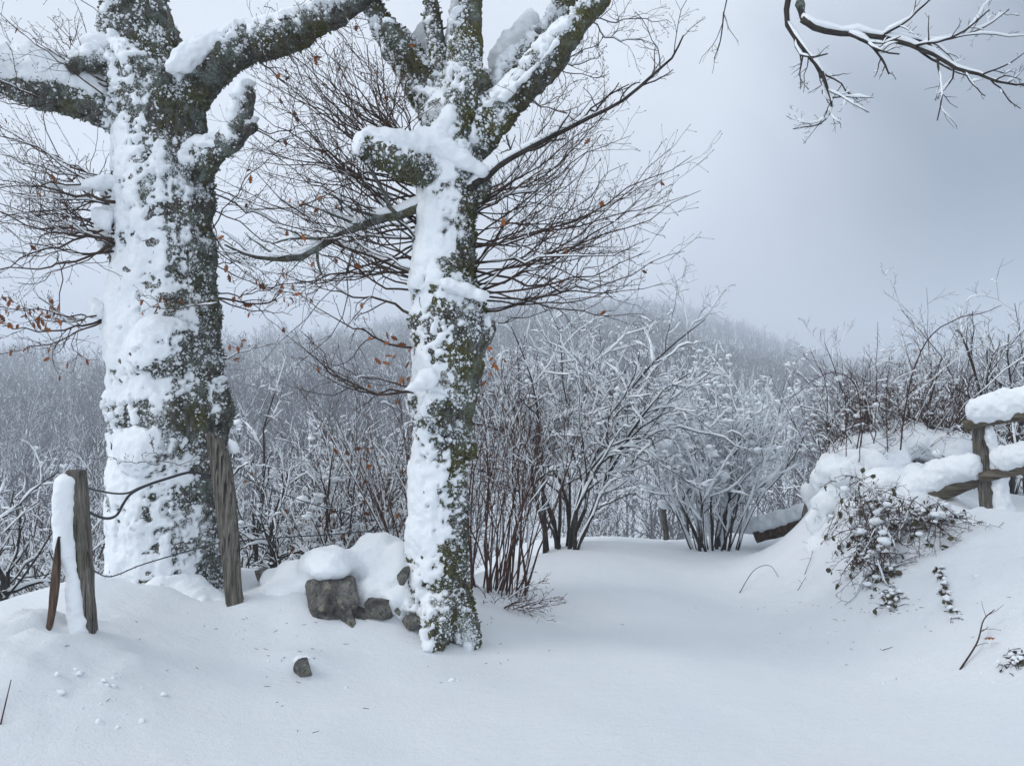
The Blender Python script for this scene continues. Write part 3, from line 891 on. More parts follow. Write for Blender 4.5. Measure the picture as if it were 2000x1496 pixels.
shoots(oak2, spec, 41, 8, 3, leafy=.6)
spec = []
for i in range(13):
    y0 = rr(425, 540)
    spec.append((946, y0, 5.4, rr(1050, 1210), y0 + rr(-210, -20), rr(4.7, 6.2), rr(14, 44), rr(.7, 1.0)))
for i in range(12):
    y0 = rr(470, 610)
    spec.append((944, y0, 5.38, rr(1060, 1230), y0 + rr(-210, -10), rr(4.7, 6.2), rr(4, 34), rr(.6, 1.0)))
for ex, ey in ((1236, 388), (1248, 425), (1300, 430), (1268, 395), (1252, 500), (1282, 546), (1266, 580), (1255, 450), (1230, 545)):
    spec.append((942, rr(520, 640), 5.36, ex, ey, rr(4.8, 5.8), rr(22, 60), rr(.9, 1.25)))
for i in range(5):
    spec.append((962, rr(600, 655), 5.36, rr(1080, 1230), rr(560, 640), rr(4.9, 6.0), rr(4, 30), rr(.8, 1.1)))
for i in range(8):
    u = rr(0, 1)
    spec.append((1000 + 120 * u, 310 - 140 * u, 5.25, 1090 + 120 * u + rr(0, 60), 290 - 120 * u + rr(-60, 50), rr(4.7, 5.8), rr(0, 24), .8))
for i in range(14):
    b_ = [(770, 130, 5.8), (720, 40, 5.9), (870, 120, 5.6), (941, 120, 5.4), (955, 30, 5.4), (1125, 120, 5.6), (1150, 40, 5.8)][i % 7]
    spec.append((b_[0], b_[1], b_[2], b_[0] + rr(-190, 190), b_[1] + rr(-150, 60), rr(4.9, 6.6), rr(-10, 20), 1.0))
shoots(oak2, spec, 42, 8, 3, leafy=.12)
# long limb on the right and mossy limb on the left
P, R = pix_line([(915, 452, 8, 5.35), (950, 432, 6.5, 5.25), (985, 402, 5, 5.2), (1040, 370, 4.4, 5.15), (1110, 330, 3.6, 5.1), (1170, 302, 2.9, 5.05), (1225, 262, 2.6, 5.0), (1262, 228, 1.8, 5.0), (1284, 190, 1.2, 5.0)], 18)
def limb(root, P, R, seed, n1=12, n2=5, mat=TWIG, snow=.3, ln=.3, n3=2, nm='limb'):
    rng = np.random.default_rng(seed)
    P, R = P[None], R[None]
    mb = MB(); mb.add(P, R, 6)
    c1, q1 = grow(P, R, n1, rng, .2, .97, 34, 10, ln, .3, 7, .12, .2, .55, .0016, taper=.65)
    mb.add(c1, q1, 4)
    c2, q2 = grow(c1, q1, n2, rng, .15, .95, 42, 14, .45, .3, 5, .12, .24, .7, .0013)
    mb.add(c2, q2, 3)
    c3, q3 = grow(c2, q2, n3, rng, .2, .95, 44, 14, .5, .3, 4, .1, .24, .7, .0012)
    mb.add(c3, q3, 3)
    o = obj(nm, mb.mesh(nm, [mat]), root)
    sm = MB()
    for cc, qq, pr, th in ((P, R, 1, .008), (c1, q1, snow, .006), (c2, q2, snow * .5, .004)):
        s_, r_ = snow_on(cc, qq, rng, pr, th)
        if len(s_): sm.add(s_, r_, 5)
    so = obj('snow_ridge', sm.mesh('snow_ridge', [SNOW]), o, kind='stuff')
    so.location = (0, 0, 0)
limb(oak2, P + np.cumsum(np.random.default_rng(5).normal(0, .006, P.shape), 0), R, 51, 12, 5, DARK)
P, R = pix_line([(885, 455, 10, 5.4), (858, 462, 9, 5.3), (815, 478, 8.5, 5.3), (765, 490, 8, 5.35), (720, 515, 7, 5.4), (680, 540, 6, 5.45), (630, 553, 4.5, 5.5), (580, 548, 3, 5.5), (545, 535, 2, 5.5)], 18)
limb(oak2, P + np.cumsum(np.random.default_rng(6).normal(0, .008, P.shape), 0), R * .85, 52, 12, 4, BARK, .6)
# ---- third oak: stands right of and behind the camera, one bough reaches into the picture from above
oak3 = thing('oak_tree', (4.9, 1.3, H1(4.9, 1.3)), 'oak mostly out of view whose snow-lined bough hangs in from the top right', 'tree')
def wline(rows, k):
    A = resample(np.array(rows, float), k)
    return A[:, :3], A[:, 3]
b3 = V(1395, -30, 4.9)
tub3 = [wline([(4.9, 1.3, -.2, .34), (4.88, 1.32, 1.0, .27), (4.85, 1.3, 2.6, .25), (4.8, 1.25, 4.4, .22), (4.9, 1.1, 6.2, .16), (5.1, 1.0, 8.0, .09)], 40),
        wline([(4.85, 1.3, 3.3, .17), (4.4, 1.7, 4.3, .14), (3.6, 2.6, 5.1, .115), (2.7, 3.6, 5.35, .09), (2.0, 4.4, 5.1, .07), (b3[0], b3[1], b3[2], .045), (*V(1440, 110, 4.85), .028), (*V(1462, 180, 4.82), .024)], 50),
        wline([(4.85, 1.3, 4.2, .14), (5.6, 1.0, 5.4, .11), (6.6, .4, 6.4, .07), (7.3, -.2, 7.2, .04)], 24),
        wline([(4.8, 1.25, 4.6, .13), (4.2, .3, 5.8, .10), (3.6, -.8, 6.8, .06), (3.3, -1.5, 7.4, .035)], 24)]
skin_tree(oak3, tub3, [], 0.032, lambda z: np.full(len(z), .85), (-.70, -.70, .10), 303, 6000, 3000)
P, R = pix_line([(1458, 175, 9, 4.82), (1485, 193, 7.5, 4.8), (1545, 200, 6.6, 4.75), (1600, 211, 6, 4.7), (1645, 231, 5.3, 4.66), (1690, 255, 4.6, 4.6), (1735, 268, 3.8, 4.55), (1770, 279, 2.8, 4.5), (1800, 281, 2.0, 4.5), (1845, 268, 1.3, 4.5)], 24)
rj = np.random.default_rng(8)
limb(oak3, P + np.cumsum(rj.normal(0, .004, P.shape), 0), R * .68, 53, 15, 3, DARK, .8, .26, 2)
P, R = pix_line([(1440, 110, 8, 4.85), (1432, 180, 7, 4.82), (1458, 222, 6, 4.75), (1486, 262, 4.8, 4.7), (1498, 296, 3.4, 4.7), (1498, 318, 2.6, 4.7), (1478, 338, 1.9, 4.7), (1440, 345, 1.3, 4.7)], 20)
limb(oak3, P + np.cumsum(rj.normal(0, .004, P.shape), 0), R * .65, 54, 13, 4, DARK, .7, .30, 2)
P, R = pix_line([(1530, 199, 4.6, 4.75), (1560, 213, 3.6, 4.7), (1582, 240, 2.8, 4.7), (1592, 262, 1.8, 4.7)], 10)
limb(oak3, P, R * .7, 55, 6, 2, DARK, .7, .4, 1)
P, R = pix_line([(1600, 211, 4.4, 4.7), (1650, 212, 3.6, 4.8), (1700, 203, 2.8, 4.9), (1745, 186, 2, 5), (1780, 160, 1.3, 5)], 12)
limb(oak3, P, R * .65, 56, 9, 3, DARK, .7, .4, 2)
P, R = pix_line([(1400, -20, 5, 4.9), (1362, 60, 3.6, 4.9), (1336, 150, 2.4, 4.9), (1329, 205, 1.7, 4.9), (1318, 238, 1.1, 4.9)], 10)
limb(oak3, P, R * .6, 57, 6, 2, DARK, .2, .25, 0)
P, R = pix_line([(1430, 60, 5, 4.88), (1500, 70, 4, 4.9), (1590, 60, 3, 5), (1680, 90, 2, 5), (1740, 80, 1.3, 5)], 14)
limb(oak3, P, R * .6, 58, 10, 3, DARK, .7, .3, 2)
lp = [(700, 720), (790, 705), (805, 703), (822, 700), (838, 712), (845, 690), (835, 740), (825, 735), (815, 745), (842, 735), (800, 712), (965, 690), (970, 705), (975, 715), (968, 728), (960, 740), (978, 712), (985, 708),
      (1105, 505), (1140, 460), (1055, 538), (1085, 530), (985, 487), (998, 495), (690, 555), (670, 605), (655, 610), (640, 600), (812, 672), (808, 680), (780, 672), (802, 665), (838, 685), (1065, 500)]
leaves(oak2, [V(a + rr(-3, 3), b, rr(5.0, 5.35)) for a, b in lp], [rr(.035, .06) for _ in lp], rngs)

# ------------------------------------------------------------------ shrubs
def shrub_meshes(seed, h, spread, nst, mat, snow=.5, lean=(0, 0), n1=9, n2=6, n3=3, r0=.02, arch=.0, base_r=.15, clump=0, clump_s=.02, wig=.16, up=.22, t0=.25, ang=36, thick=.006, l1=.5, clump_from=0.0):
    rng = np.random.default_rng(seed)
    a = rng.uniform(0, 2 * np.pi, nst)
    b = np.stack([np.cos(a), np.sin(a), np.zeros(nst)], -1) * base_r * np.sqrt(rng.random(nst))[:, None]
    out = np.stack([np.cos(a), np.sin(a)], -1) * spread * np.sqrt(rng.random(nst))[:, None] + np.array(lean)
    d = norm(np.concatenate([out, np.full((nst, 1), h)], 1))
    ln = h * rng.uniform(.7, 1.12, nst)
    k = 9
    P = np.zeros((nst, k, 3)); P[:, 0] = b - np.array([0, 0, .08])
    p, dd = P[:, 0].copy(), d.copy()
    bend = np.concatenate([out * (.25 + arch), np.full((nst, 1), -arch * 1.4)], 1)
    for j in range(1, k):
        dd = norm(dd + bend * .16 * (j / k + .3) + rng.normal(0, wig * .6, (nst, 3)))
        p = p + dd * (ln / (k - 1))[:, None]
        P[:, j] = p
    R = r0 * np.exp(rng.normal(0, .3, nst))[:, None] * np.linspace(1, .18, k)[None]
    mb = MB(); mb.add(P, R, 6)
    c1, q1 = grow(P, R, n1, rng, t0, .98, ang, 12, l1, .3, 7, up - arch * .4, wig, .6, .002, taper=.65)
    c2, q2 = grow(c1, q1, n2, rng, .15, .97, 40, 14, .45, .3, 5, up - arch * .3, wig, .65, .0018)
    mb.add(c1, q1, 4); mb.add(c2, q2, 3)
    if n3:
        c3, q3 = grow(c2, q2, n3, rng, .2, .97, 42, 14, .5, .3, 3, up * .6, wig, .7, .0016)
        mb.add(c3, q3, 3)
    sm = MB()
    for cc, qq, pr, th in ((P, R, min(1, snow * 1.8), thick), (c1, q1, min(1, snow * 1.4), thick * .9), (c2, q2, snow, thick * .75)) + (((c3, q3, snow * .6, thick * .6),) if n3 else ()):
        s_, r_ = snow_on(cc, qq, rng, pr, th, minflat=.1)
        if len(s_): sm.add(s_, r_, 4 if s_.shape[1] > 6 else 3)
    if clump:
        pts = np.concatenate([c1[:, 2:6].reshape(-1, 3), c2[:, 1:4].reshape(-1, 3)])
        pts = pts[pts[:, 2] > clump_from * h]
        pk = pts[rng.choice(len(pts), clump)]
        sz_ = clump_s * np.exp(rng.normal(0, .5, clump))
        for w_ in range(4):
            clumps(sm, pk + np.array([0, 0, clump_s * .3]) + rng.normal(0, 1, (clump, 3)) * sz_[:, None] * np.array([1.2, 1.2, .7]), sz_ * rng.uniform(.25, .75, clump), rng, 1, .6, rough=.7)
    return mb.mesh('branches', [mat]), sm.mesh('snow_load', [SNOW]), np.concatenate([c1[:, 3:].reshape(-1, 3), c2[:, 2:].reshape(-1, 3)])

def shrub(name, label, cat, x, y, seed, h, spread, nst, mat, z=None, group=None, leaf=0, leafsz=(.04, .06), yaw=0, **kw):
    z = H1(x, y) if z is None else z
    a, b, pts = shrub_meshes(seed, h, spread, nst, mat, **kw)
    t = thing(name, (x, y, z), label, cat, group)
    t.rotation_euler.z = yaw
    obj('branches', a, t, world=False)
    if b: obj('snow_load', b, t, world=False, kind='stuff')
    if leaf:
        rng = np.random.default_rng(seed + 1)
        for p in pts[rng.choice(len(pts), leaf)]:
            o = bpy.data.objects.new('leaf', OAKLEAF[rng.integers(4)]); C.objects.link(o); o.parent = t
            s = rng.uniform(*leafsz)
            o.location = p; o.rotation_euler = tuple(rng.normal(0, .7, 3)); o.scale = (s, s, s)
    return t

def at(px, Y):
    return (px - CX) * Y / F, Y
def hto(px, py, Y):
    """height from the ground up to the picture row py at depth Y"""
    x, y = at(px, Y)
    return EYE - (py - CY) * Y / F - H1(x, y)

# lane-side shrubs, named by what stands by them
shrub('hazel_shrub', 'reddish upright hazel stems growing right behind the slimmer oak', 'shrub', *at(972, 6.6), 301, hto(980, 705, 6.6), .45, 54, REDT, r0=.0062, n1=6, n2=4, n3=0, base_r=.28, snow=.2, wig=.2, up=.3, ang=28, lean=(.12, 0), t0=.35, thick=.005, l1=.35)
shrub('hazel_shrub', 'thin rusty stems fanning up-left between the two oaks', 'shrub', *at(846, 6.7), 302, hto(810, 745, 6.7), .5, 12, REDT, r0=.0075, n1=7, n2=3, n3=0, base_r=.12, snow=.18, wig=.09, up=.28, ang=28, lean=(-.45, 0), t0=.3, leaf=26, thick=.005, l1=.38)
shrub('hazel_shrub', 'low reddish whips bending out over the lane below the upright hazel stems', 'shrub', *at(985, 6.2), 314, .42, .8, 16, REDT, r0=.005, n1=5, n2=3, n3=0, base_r=.14, snow=.1, wig=.14, up=.1, lean=(.45, -.1), arch=.3, thick=.004, l1=.4)
shrub('small_tree', 'dark arching small tree, many-stemmed, snow along every bough, right of the red stems', 'tree', *at(1082, 9.4), 303, 1.14 * hto(1100, 610, 9.4), .62, 14, DARK, r0=.022, n1=12, n2=7, n3=4, base_r=.28, snow=.62, arch=.36, clump=220, clump_s=.027, clump_from=.2, lean=(-.12, 0), thick=.015, wig=.28, )
shrub('snowy_shrub', 'broad many-stemmed shrub loaded with snow at the end of the lane', 'shrub', *at(1318, 10.6), 304, .92 * hto(1318, 715, 10.6), .95, 28, DARK, r0=.015, n1=10, n2=5, n3=2, base_r=.34, snow=.9, clump=520, clump_s=.034, clump_from=.38, up=.34, thick=.020, wig=.2)
shrub('small_tree', 'pale small tree with whitened boughs just right of the grey plank post', 'tree', *at(590, 9.2), 305, hto(600, 735, 9.2), .55, 5, DARK, r0=.035, n1=9, n2=6, n3=3, base_r=.1, snow=.75, clump=60, clump_s=.02, thick=.012, wig=.22)
shrub('beech_thicket', 'russet twiggy thicket flecked with snow between the plank post and the slimmer oak', 'shrub', *at(700, 8.4), 306, hto(700, 825, 8.4), .75, 16, TWIG, r0=.016, n1=9, n2=6, n3=3, base_r=.45, snow=.5, clump=150, clump_s=.026, leaf=60, thick=.008)
shrub('beech_thicket', 'lower brown thicket reaching over the snow heap beside the slimmer oak', 'shrub', *at(780, 7.9), 307, hto(780, 880, 7.9), .6, 12, TWIG, r0=.013, n1=8, n2=5, n3=3, base_r=.3, snow=.5, clump=80, clump_s=.024, leaf=14, thick=.008)
shrub('small_tree', 'small dark tree with drooping white boughs at the left, below the bank', 'tree', *at(235, 9.0), 308, hto(235, 880, 9.0), .8, 4, DARK, r0=.05, n1=12, n2=7, n3=3, base_r=.08, snow=.75, clump=120, clump_s=.024, up=.05, ang=58, thick=.014, l1=.55, wig=.24)
shrub('small_tree', 'snowy small tree in the gap between the leaning post and the thick oak', 'tree', *at(345, 11.5), 309, hto(345, 905, 11.5), .8, 5, DARK, r0=.04, n1=10, n2=7, n3=3, base_r=.1, snow=.7, clump=90, clump_s=.024, thick=.014)
shrub('small_tree', 'bushy tree with white-tipped twigs rising behind the bramble hedge', 'tree', *at(1622, 10.4), 310, hto(1622, 672, 10.4), .6, 9, TWIG, r0=.024, n1=10, n2=6, n3=3, base_r=.2, snow=.4, clump=110, clump_s=.02, up=.34, thick=.009)
shrub('small_tree', 'dark twiggy tree standing behind the snow-capped fence rails', 'tree', *at(1775, 11.2), 311, hto(1775, 665, 11.2), .8, 7, DARK, r0=.035, n1=10, n2=7, n3=3, base_r=.15, snow=.5, clump=70, clump_s=.022, thick=.011)
shrub('beech_thicket', 'russet twigs showing between the fence rails at the right edge', 'shrub', *at(1795, 8.9), 315, hto(1795, 770, 8.9), .5, 12, REDT, r0=.010, n1=8, n2=5, n3=0, base_r=.3, snow=.4, clump=40, clump_s=.02, thick=.008)
# bushes down the slope: look-alikes, four kinds of mesh
SLOPE = [shrub_meshes(400 + i, 2.6, .8, 9, [DARK, TWIG, DARK, TWIG][i], r0=.02, n1=8, n2=6, n3=2, base_r=.3, snow=.5, clump=45, clump_s=.022, thick=.010, wig=.22)[:2] for i in range(4)]
rs_ = np.random.default_rng(77)
spots = []
for i in range(26):
    spots.append((rs_.uniform(190, 880), rs_.uniform(12.0, 28)))
for i in range(6):
    spots.append((rs_.uniform(990, 1190), rs_.uniform(14, 26)))
for i in range(5):
    spots.append((rs_.uniform(1180, 1500), rs_.uniform(18, 30)))
for i in range(10):
    spots.append((rs_.uniform(1500, 1850), rs_.uniform(12.5, 22)))
for i, (px, Y) in enumerate(spots):
    x, y = at(px, Y)
    t = thing('slope_bush', (x, y, H1(x, y)), *(('snow-dusted bush on the slope seen left of the thick oak', 'bush', 'bushes on the slope left of the thick oak') if px < 470 else
        ('snow-dusted bush on the slope seen between the two oaks', 'bush', 'bushes on the slope between the oaks') if px < 900 else
        ('snow-dusted bush on the slope beyond the end of the lane', 'bush', 'bushes beyond the end of the lane') if px < 1500 else
        ('snow-dusted bush behind the bramble hedge and rail fence', 'bush', 'bushes behind the hedge and fence')))
    t.rotation_euler.z = rs_.uniform(0, 6.28)
    s = rs_.uniform(.75, 1.35) * (1.25 if px < 900 else 1)
    if 900 < px < 1500: s *= .6
    t.scale = (s, s, s)
    a, b = SLOPE[i % 4]
    obj('branches', a, t, world=False)
    obj('snow_load', b, t, world=False, kind='stuff')

# ------------------------------------------------------------------ far wood
def far_tree(seed, h, nb, dense, cheap=True, frost=.3, wide=1.0, k1=3):
    """bare frosted tree: trunk, ascending branches and twigs; too far to tell twigs apart, so these are slim slivers; material 0 bark, 1 snow"""
    rng = np.random.default_rng(seed)
    mb = MB()
    T = np.stack([np.zeros(4), np.zeros(4), np.linspace(-.5, h * .92, 4)], -1)[None] + rng.normal(0, .22, (1, 4, 3)) * np.array([1, 1, 0])
    R = np.array([[.13, .10, .06, .015]]) * h / 9
    if k1 == 3: mb.add(T, R, 3, 0)
    else: mb.add(T[:, ::3], R[:, ::3], 3, 0)
    c1, q1 = grow(T, R, nb, rng, .15, .97, 48, 12, .48, .25, k1, .22, .14, .5, .03, taper=.55)
    c2, q2 = grow(c1, q1, dense, rng, .15, .97, 44, 16, .55, .3, 2, .12, .12, .6, .02)
    def blades(P, R, mi):
        n, k, _ = P.shape
        d = norm(P[:, -1] - P[:, 0]); w = norm(np.cross(d, rng.normal(size=(n, 3))))
        for j in range(k - 1):
            a_, b_ = P[:, j], P[:, j + 1]; ra, rb = R[:, j, None] * wide, R[:, j + 1, None] * wide
            if j == k - 2:
                vs = np.stack([a_ - w * ra, a_ + w * ra, b_], 1).reshape(-1, 3); mb.raw(vs, tris=np.arange(n * 3).reshape(-1, 3), mi=mi)
            else:
                vs = np.stack([a_ - w * ra, a_ + w * ra, b_ + w * rb, b_ - w * rb], 1).reshape(-1, 3)
                ix = np.arange(n)[:, None] * 4
                mb.raw(vs, tris=np.concatenate([ix + [0, 1, 2], ix + [0, 2, 3]]), mi=mi)
    if cheap: blades(c1, q1, 0)
    else: mb.add(c1, q1, 3, 0)
    k_ = rng.random(len(c2)) < frost
    blades(c2[~k_], q2[~k_] * 1.3, 0); blades(c2[k_], q2[k_] * 1.3, 1)
    if not cheap:
        s_, r_ = snow_on(c1, q1, rng, .7, .03); mb.add(s_, r_, 3, 1)
    mb.flush()
    tr = [np.concatenate(mb.t)] if mb.t else []; tm = [np.concatenate(mb.tm)] if mb.t else []
    q = np.concatenate(mb.q)
    tr += [q[:, [0, 1, 2]], q[:, [0, 2, 3]]]; qm = np.concatenate(mb.qm); tm += [qm, qm]
    return np.concatenate(mb.vs), np.concatenate(tr), np.concatenate(tm)
FT_NEAR = [far_tree(500 + i, 7.0 + .6 * i, 13 + i, 7, True, .22 + .05 * i) for i in range(6)]
FT_FAR = [far_tree(520 + i, 7.0 + .5 * i, 10, 3, True, .16, 3.0, 2) for i in range(6)]
rf = np.random.default_rng(55)
def field(px, Y):
    """open snow patches on the hillside"""
    return ((abs(px - (1432 + (Y - 170) * .55)) < 26) & (Y > 135) & (Y < 205)) | ((abs(px - 330) < 45) & (Y > 285))
def scatter(n, y0, y1, power, pxa=20, pxb=1980):
    Y = y0 + (y1 - y0) * rf.random(n) ** power
    px = rf.uniform(pxa, pxb, n)
    D = np.interp(px, RIDGE_PX, RIDGE_D)
    x = (px - CX) * Y / F
    dens = fbm(np.stack([x / 25, Y / 25, np.zeros(n)], -1), 3, 61)
    ok = (Y < D + 12) & ~field(px, Y) & (dens > -0.42)
    return x[ok], Y[ok]
def joined(name, label, cat, protos, x, y, smin, smax):
    z = H(x, y)
    vs, qs, ms, n = [], [], [], 0
    for i, (v, q, m) in enumerate(protos):
        sel = np.arange(i, len(x), len(protos))
        if not len(sel): continue
        a = rf.uniform(0, 6.28, len(sel)); s = rf.uniform(smin, smax, len(sel)) * (1 + .45 * fbm(np.stack([x[sel] / 18, y[sel] / 18, np.zeros(len(sel))], -1), 2, 66))
        ca, sa = np.cos(a), np.sin(a)
        w = np.stack([(v[None, :, 0] * ca[:, None] - v[None, :, 1] * sa[:, None]) * s[:, None] + x[sel][:, None],
                      (v[None, :, 0] * sa[:, None] + v[None, :, 1] * ca[:, None]) * s[:, None] + y[sel][:, None],
                      v[None, :, 2] * s[:, None] + z[sel][:, None]], -1).reshape(-1, 3)
        k = len(v)
        qs.append((q[None] + (np.arange(len(sel)) * k)[:, None, None]).reshape(-1, 3) + n)
        ms.append(np.tile(m, len(sel))); vs.append(w); n += len(w)
    return obj(name, mesh_np(name, np.concatenate(vs), [np.concatenate(qs)], [FART, SNOW], np.concatenate(ms), smooth=False), kind='stuff', label=label, category=cat)
x, y = scatter(15000, 130, 700, 1.25)
joined('far_wood', 'grey bare wood covering the misty hillside across the valley', 'wood', FT_FAR, x, y, .6, 1.4)
x, y = scatter(1600, 55, 165, 1.0)
joined('valley_wood', 'frosted bare wood filling the valley below the bank', 'wood', FT_NEAR, x, y, .5, 1.35)
# single trees that stand out of the wood
FT_ME = []
for i in range(4):
    v, q, m = far_tree(540 + i, 9.5, 22, 9, False, .4)
    FT_ME.append(mesh_np('bare_tree_%d' % i, v, [q], [DARK, SNOW], m, smooth=False))
x, y = scatter(60, 48, 120, 1.0, 200, 860)
z = H(x, y)
for i in range(min(40, len(x))):
    o = obj('bare_tree', FT_ME[i % 4], label='bare frosted tree standing out of the valley wood on the left', category='tree', group='bare trees at the near edge of the valley wood')
    o.location = (x[i], y[i], z[i]); o.rotation_euler.z = rf.uniform(0, 6.28)
    s = rf.uniform(.75, 1.15); o.scale = (s, s, s)

# ------------------------------------------------------------------ stones of the tumbled wall
def stone_mesh(seed, sx, sy, sz):
    rng = np.random.default_rng(seed)
    v, f = ico(4)
    q = v * 1.08
    for i in range(11):                              # knock flat faces off
        d = norm(rng.normal(size=3)); c = rng.uniform(.45, .78)
        h_ = q @ d + .02 * fbm(v * 4, 3, seed + i)
        q = q - np.maximum(h_ - c, 0)[:, None] * d
    q = q + v * (.045 * fbm(v * 3.5, 4, seed) + .035 * fbm(v * 12, 4, seed + 3, .65))[:, None]
    return mesh_np('stone', q * np.array([sx, sy, sz]), [f], STONE)
def stone(px, py, Y, hw, hh, seed, label, rot=(0, 0, 0), dep=None):
    o = obj('stone', stone_mesh(seed, HW(hw, Y), HW(dep or hw, Y), HW(hh, Y)), label=label, category='stone', group='stones of the tumbled wall')
    o.location = tuple(V(px, py, Y)); o.rotation_euler = rot
    return o
stone(724, 1074, 5.42, 48, 52, 601, 'largest wall stone, grey, angular, capped with snow', (0.1, .35, .3))
stone(748, 1122, 5.25, 17, 32, 602, 'narrow upright stone wedged under the largest wall stone', (0, -.35, 0))
stone(788, 1100, 5.32, 28, 26, 603, 'dark rounded stone just right of the largest wall stone', (.2, .1, .5))
stone(770, 1108, 5.36, 22, 17, 608, 'dark low stone squeezed between the largest and the rounded stone', (.2, .1, .9))
stone(844, 1116, 5.22, 17, 17, 604, 'small stone showing at the foot of the slimmer oak', (0, .5, .4))
stone(823, 1103, 5.25, 7, 6, 609, 'tiny dark stone left of the small stone at the oak foot', (0, .5, .4))
stone(832, 1046, 5.3, 13, 16, 605, 'small pointed stone poking from the upper snow heap', (.4, .2, .1))
lone = stone(677, 1195, 4.62, 17, 22, 606, 'lone dark stone in the smooth snow below the wall remains', (.1, -.3, .2))
stone(668, 1052, 5.65, 26, 13, 607, 'flat dark stone under an overhanging snow cap, left of the largest stone', (.1, .2, 0))
stone(612, 1045, 5.9, 20, 14, 610, 'half-buried stone beside the foot of the grey plank post', (.1, .2, 0))
# snow heaped over them
def heap(name, label, blobs, seed, cat='snow', voxel=.02, amp=.03, parent=None, smooth=26):
    bl = [(V(a, b, Y), (HW(rx, Y), HW(rx, Y) * dz, HW(ry, Y))) for a, b, rx, ry, Y, dz in blobs]
    co, fs, no = remesh([], bl, voxel, smooth)
    co = co + no * (amp * 1.2 * fbm(co * 3.5, 5, seed, .55) + .006 * vnoise(co * 16, seed) + .004 * vnoise(co * 40, seed + 1))[:, None]
    if parent is not None:
        return obj(name, mesh_np(name, co, fs, SNOW), parent)
    return obj(name, mesh_np(name, co, fs, SNOW), label=label, category=cat)
heap('snow_heap', 'rounded snow heap covering the tumbled wall between the oaks',
     [(790, 1028, 52, 50, 5.75, .9), (750, 1046, 47, 44, 5.75, .9), (828, 1050, 36, 58, 5.62, .9), (715, 1026, 44, 28, 5.55, 1.0), (715, 1038, 36, 20, 5.42, .8), (690, 1032, 30, 24, 5.6, .9), (660, 1040, 30, 20, 5.7, .9), (630, 1052, 26, 18, 5.8, .9),
      (790, 1072, 40, 26, 5.5, .8), (838, 1085, 20, 34, 5.4, .7), (655, 1072, 50, 26, 5.6, .9), (775, 1090, 14, 16, 5.42, .8), (815, 1090, 14, 20, 5.36, .8), (700, 1055, 26, 20, 5.5, .7), (760, 1080, 30, 18, 5.48, .7)], 71)
lone.rotation_euler = (0, 0, 0)
heap('snow_cap', '', [(668, 1180, 12, 9, 4.66, 1), (681, 1175, 9, 6, 4.63, .9)], 72, voxel=.011, amp=.010, parent=lone)

# ------------------------------------------------------------------ left fence post and plank
def plank(rows, k, thick, name, mat, parent, seed, jag=0.0, sides=14):
    """weathered post: rows (px,py,half width,depth); flattened tube with grain grooves and a ragged top"""
    rng = np.random.default_rng(seed)
    P, R = pix_line(rows, k)
    ang = np.arange(sides) * 2 * np.pi / sides
    sq = 1 / np.maximum(np.abs(np.cos(ang)), np.abs(np.sin(ang))) ** .55
    vs = []
    groove = rng.uniform(.86, 1.03, sides)
    for i in range(k):
        w = R[i]
        g = groove * (1 + .05 * rng.normal(size=sides) * .5)
        xx = np.cos(ang) * sq * w * g; yy = np.sin(ang) * sq * thick * g
        zz = np.zeros(sides)
        if i == k - 1 and jag:
            zz = rng.uniform(-jag, jag, sides)
        vs.append(np.stack([P[i, 0] + xx, P[i, 1] + yy, P[i, 2] + zz], -1))
    vs = np.concatenate(vs)
    ctr = vs[-sides:].mean(0) - np.array([0, 0, jag * .5])
    q = [(i * sides + j, i * sides + (j + 1) % sides, (i + 1) * sides + (j + 1) % sides, (i + 1) * sides + j) for i in range(k - 1) for j in range(sides)]
    t = [((k - 1) * sides + j, (k - 1) * sides + (j + 1) % sides, k * sides) for j in range(sides)]
    vs = np.vstack([vs, ctr])
    me = mesh_np(name, vs, [np.array(q), np.array(t)], mat)
    return obj(name, me, parent)
post = thing('fence_post', (V(340, 1200, 4.4)[0], 4.4, H1(-2.23, 4.4)), 'leaning wooden fence post at left, its windward side plastered with snow', 'fence post')
plank([(346, 1300, 14, 4.4), (338, 1190, 17, 4.4), (331, 1100, 17, 4.4), (326, 1010, 16, 4.4), (322, 940, 15, 4.4), (318, 882, 14, 4.4)], 26, .055, 'post', WOOD, post, 81, .008)
# snow plastered on it, left face, thinning downwards
def plaster(rows, parent, seed, name='snow_crust', voxel=.011, amp=.012):
    A = np.array([[*V(r[0], r[1], r[4]), HW(r[2], r[4]), HW(r[3], r[4])] for r in rows])
    A = resample(A, len(rows) * 5)
    bl = [(a[:3], (a[3], a[4], .035)) for a in A]
    co, fs, no = remesh([], bl, voxel, 6)
    co = co + no * (amp * fbm(co * 9, 4, seed) + .005 * vnoise(co * 34, seed))[:, None]
    return obj(name, mesh_np(name, co, fs, SNOW), parent)
plaster([(303, 898, 15, 18, 4.36), (300, 930, 17, 20, 4.36), (300, 965, 18, 20, 4.36), (303, 1000, 17, 18, 4.36), (310, 1030, 13, 14, 4.36), (315, 1070, 13, 12, 4.35), (318, 1110, 15, 12, 4.35), (322, 1150, 17, 14, 4.34), (326, 1190, 22, 18, 4.32), (330, 1235, 30, 26, 4.3)], post, 82)
slat = thing('broken_slat', (V(275, 1150, 4.3)[0], 4.3, H1(-2.4, 4.3)), 'splintered reddish-brown slat stuck in the snow left of the leaning post', 'slat')
plank([(264, 1200, 3, 4.3), (272, 1150, 4, 4.3), (280, 1110, 6, 4.3), (286, 1060, 8, 4.3), (290, 1010, 5, 4.3), (293, 985, 1.5, 4.3)], 18, .014, 'splinter', RAWWOOD, slat, 83)
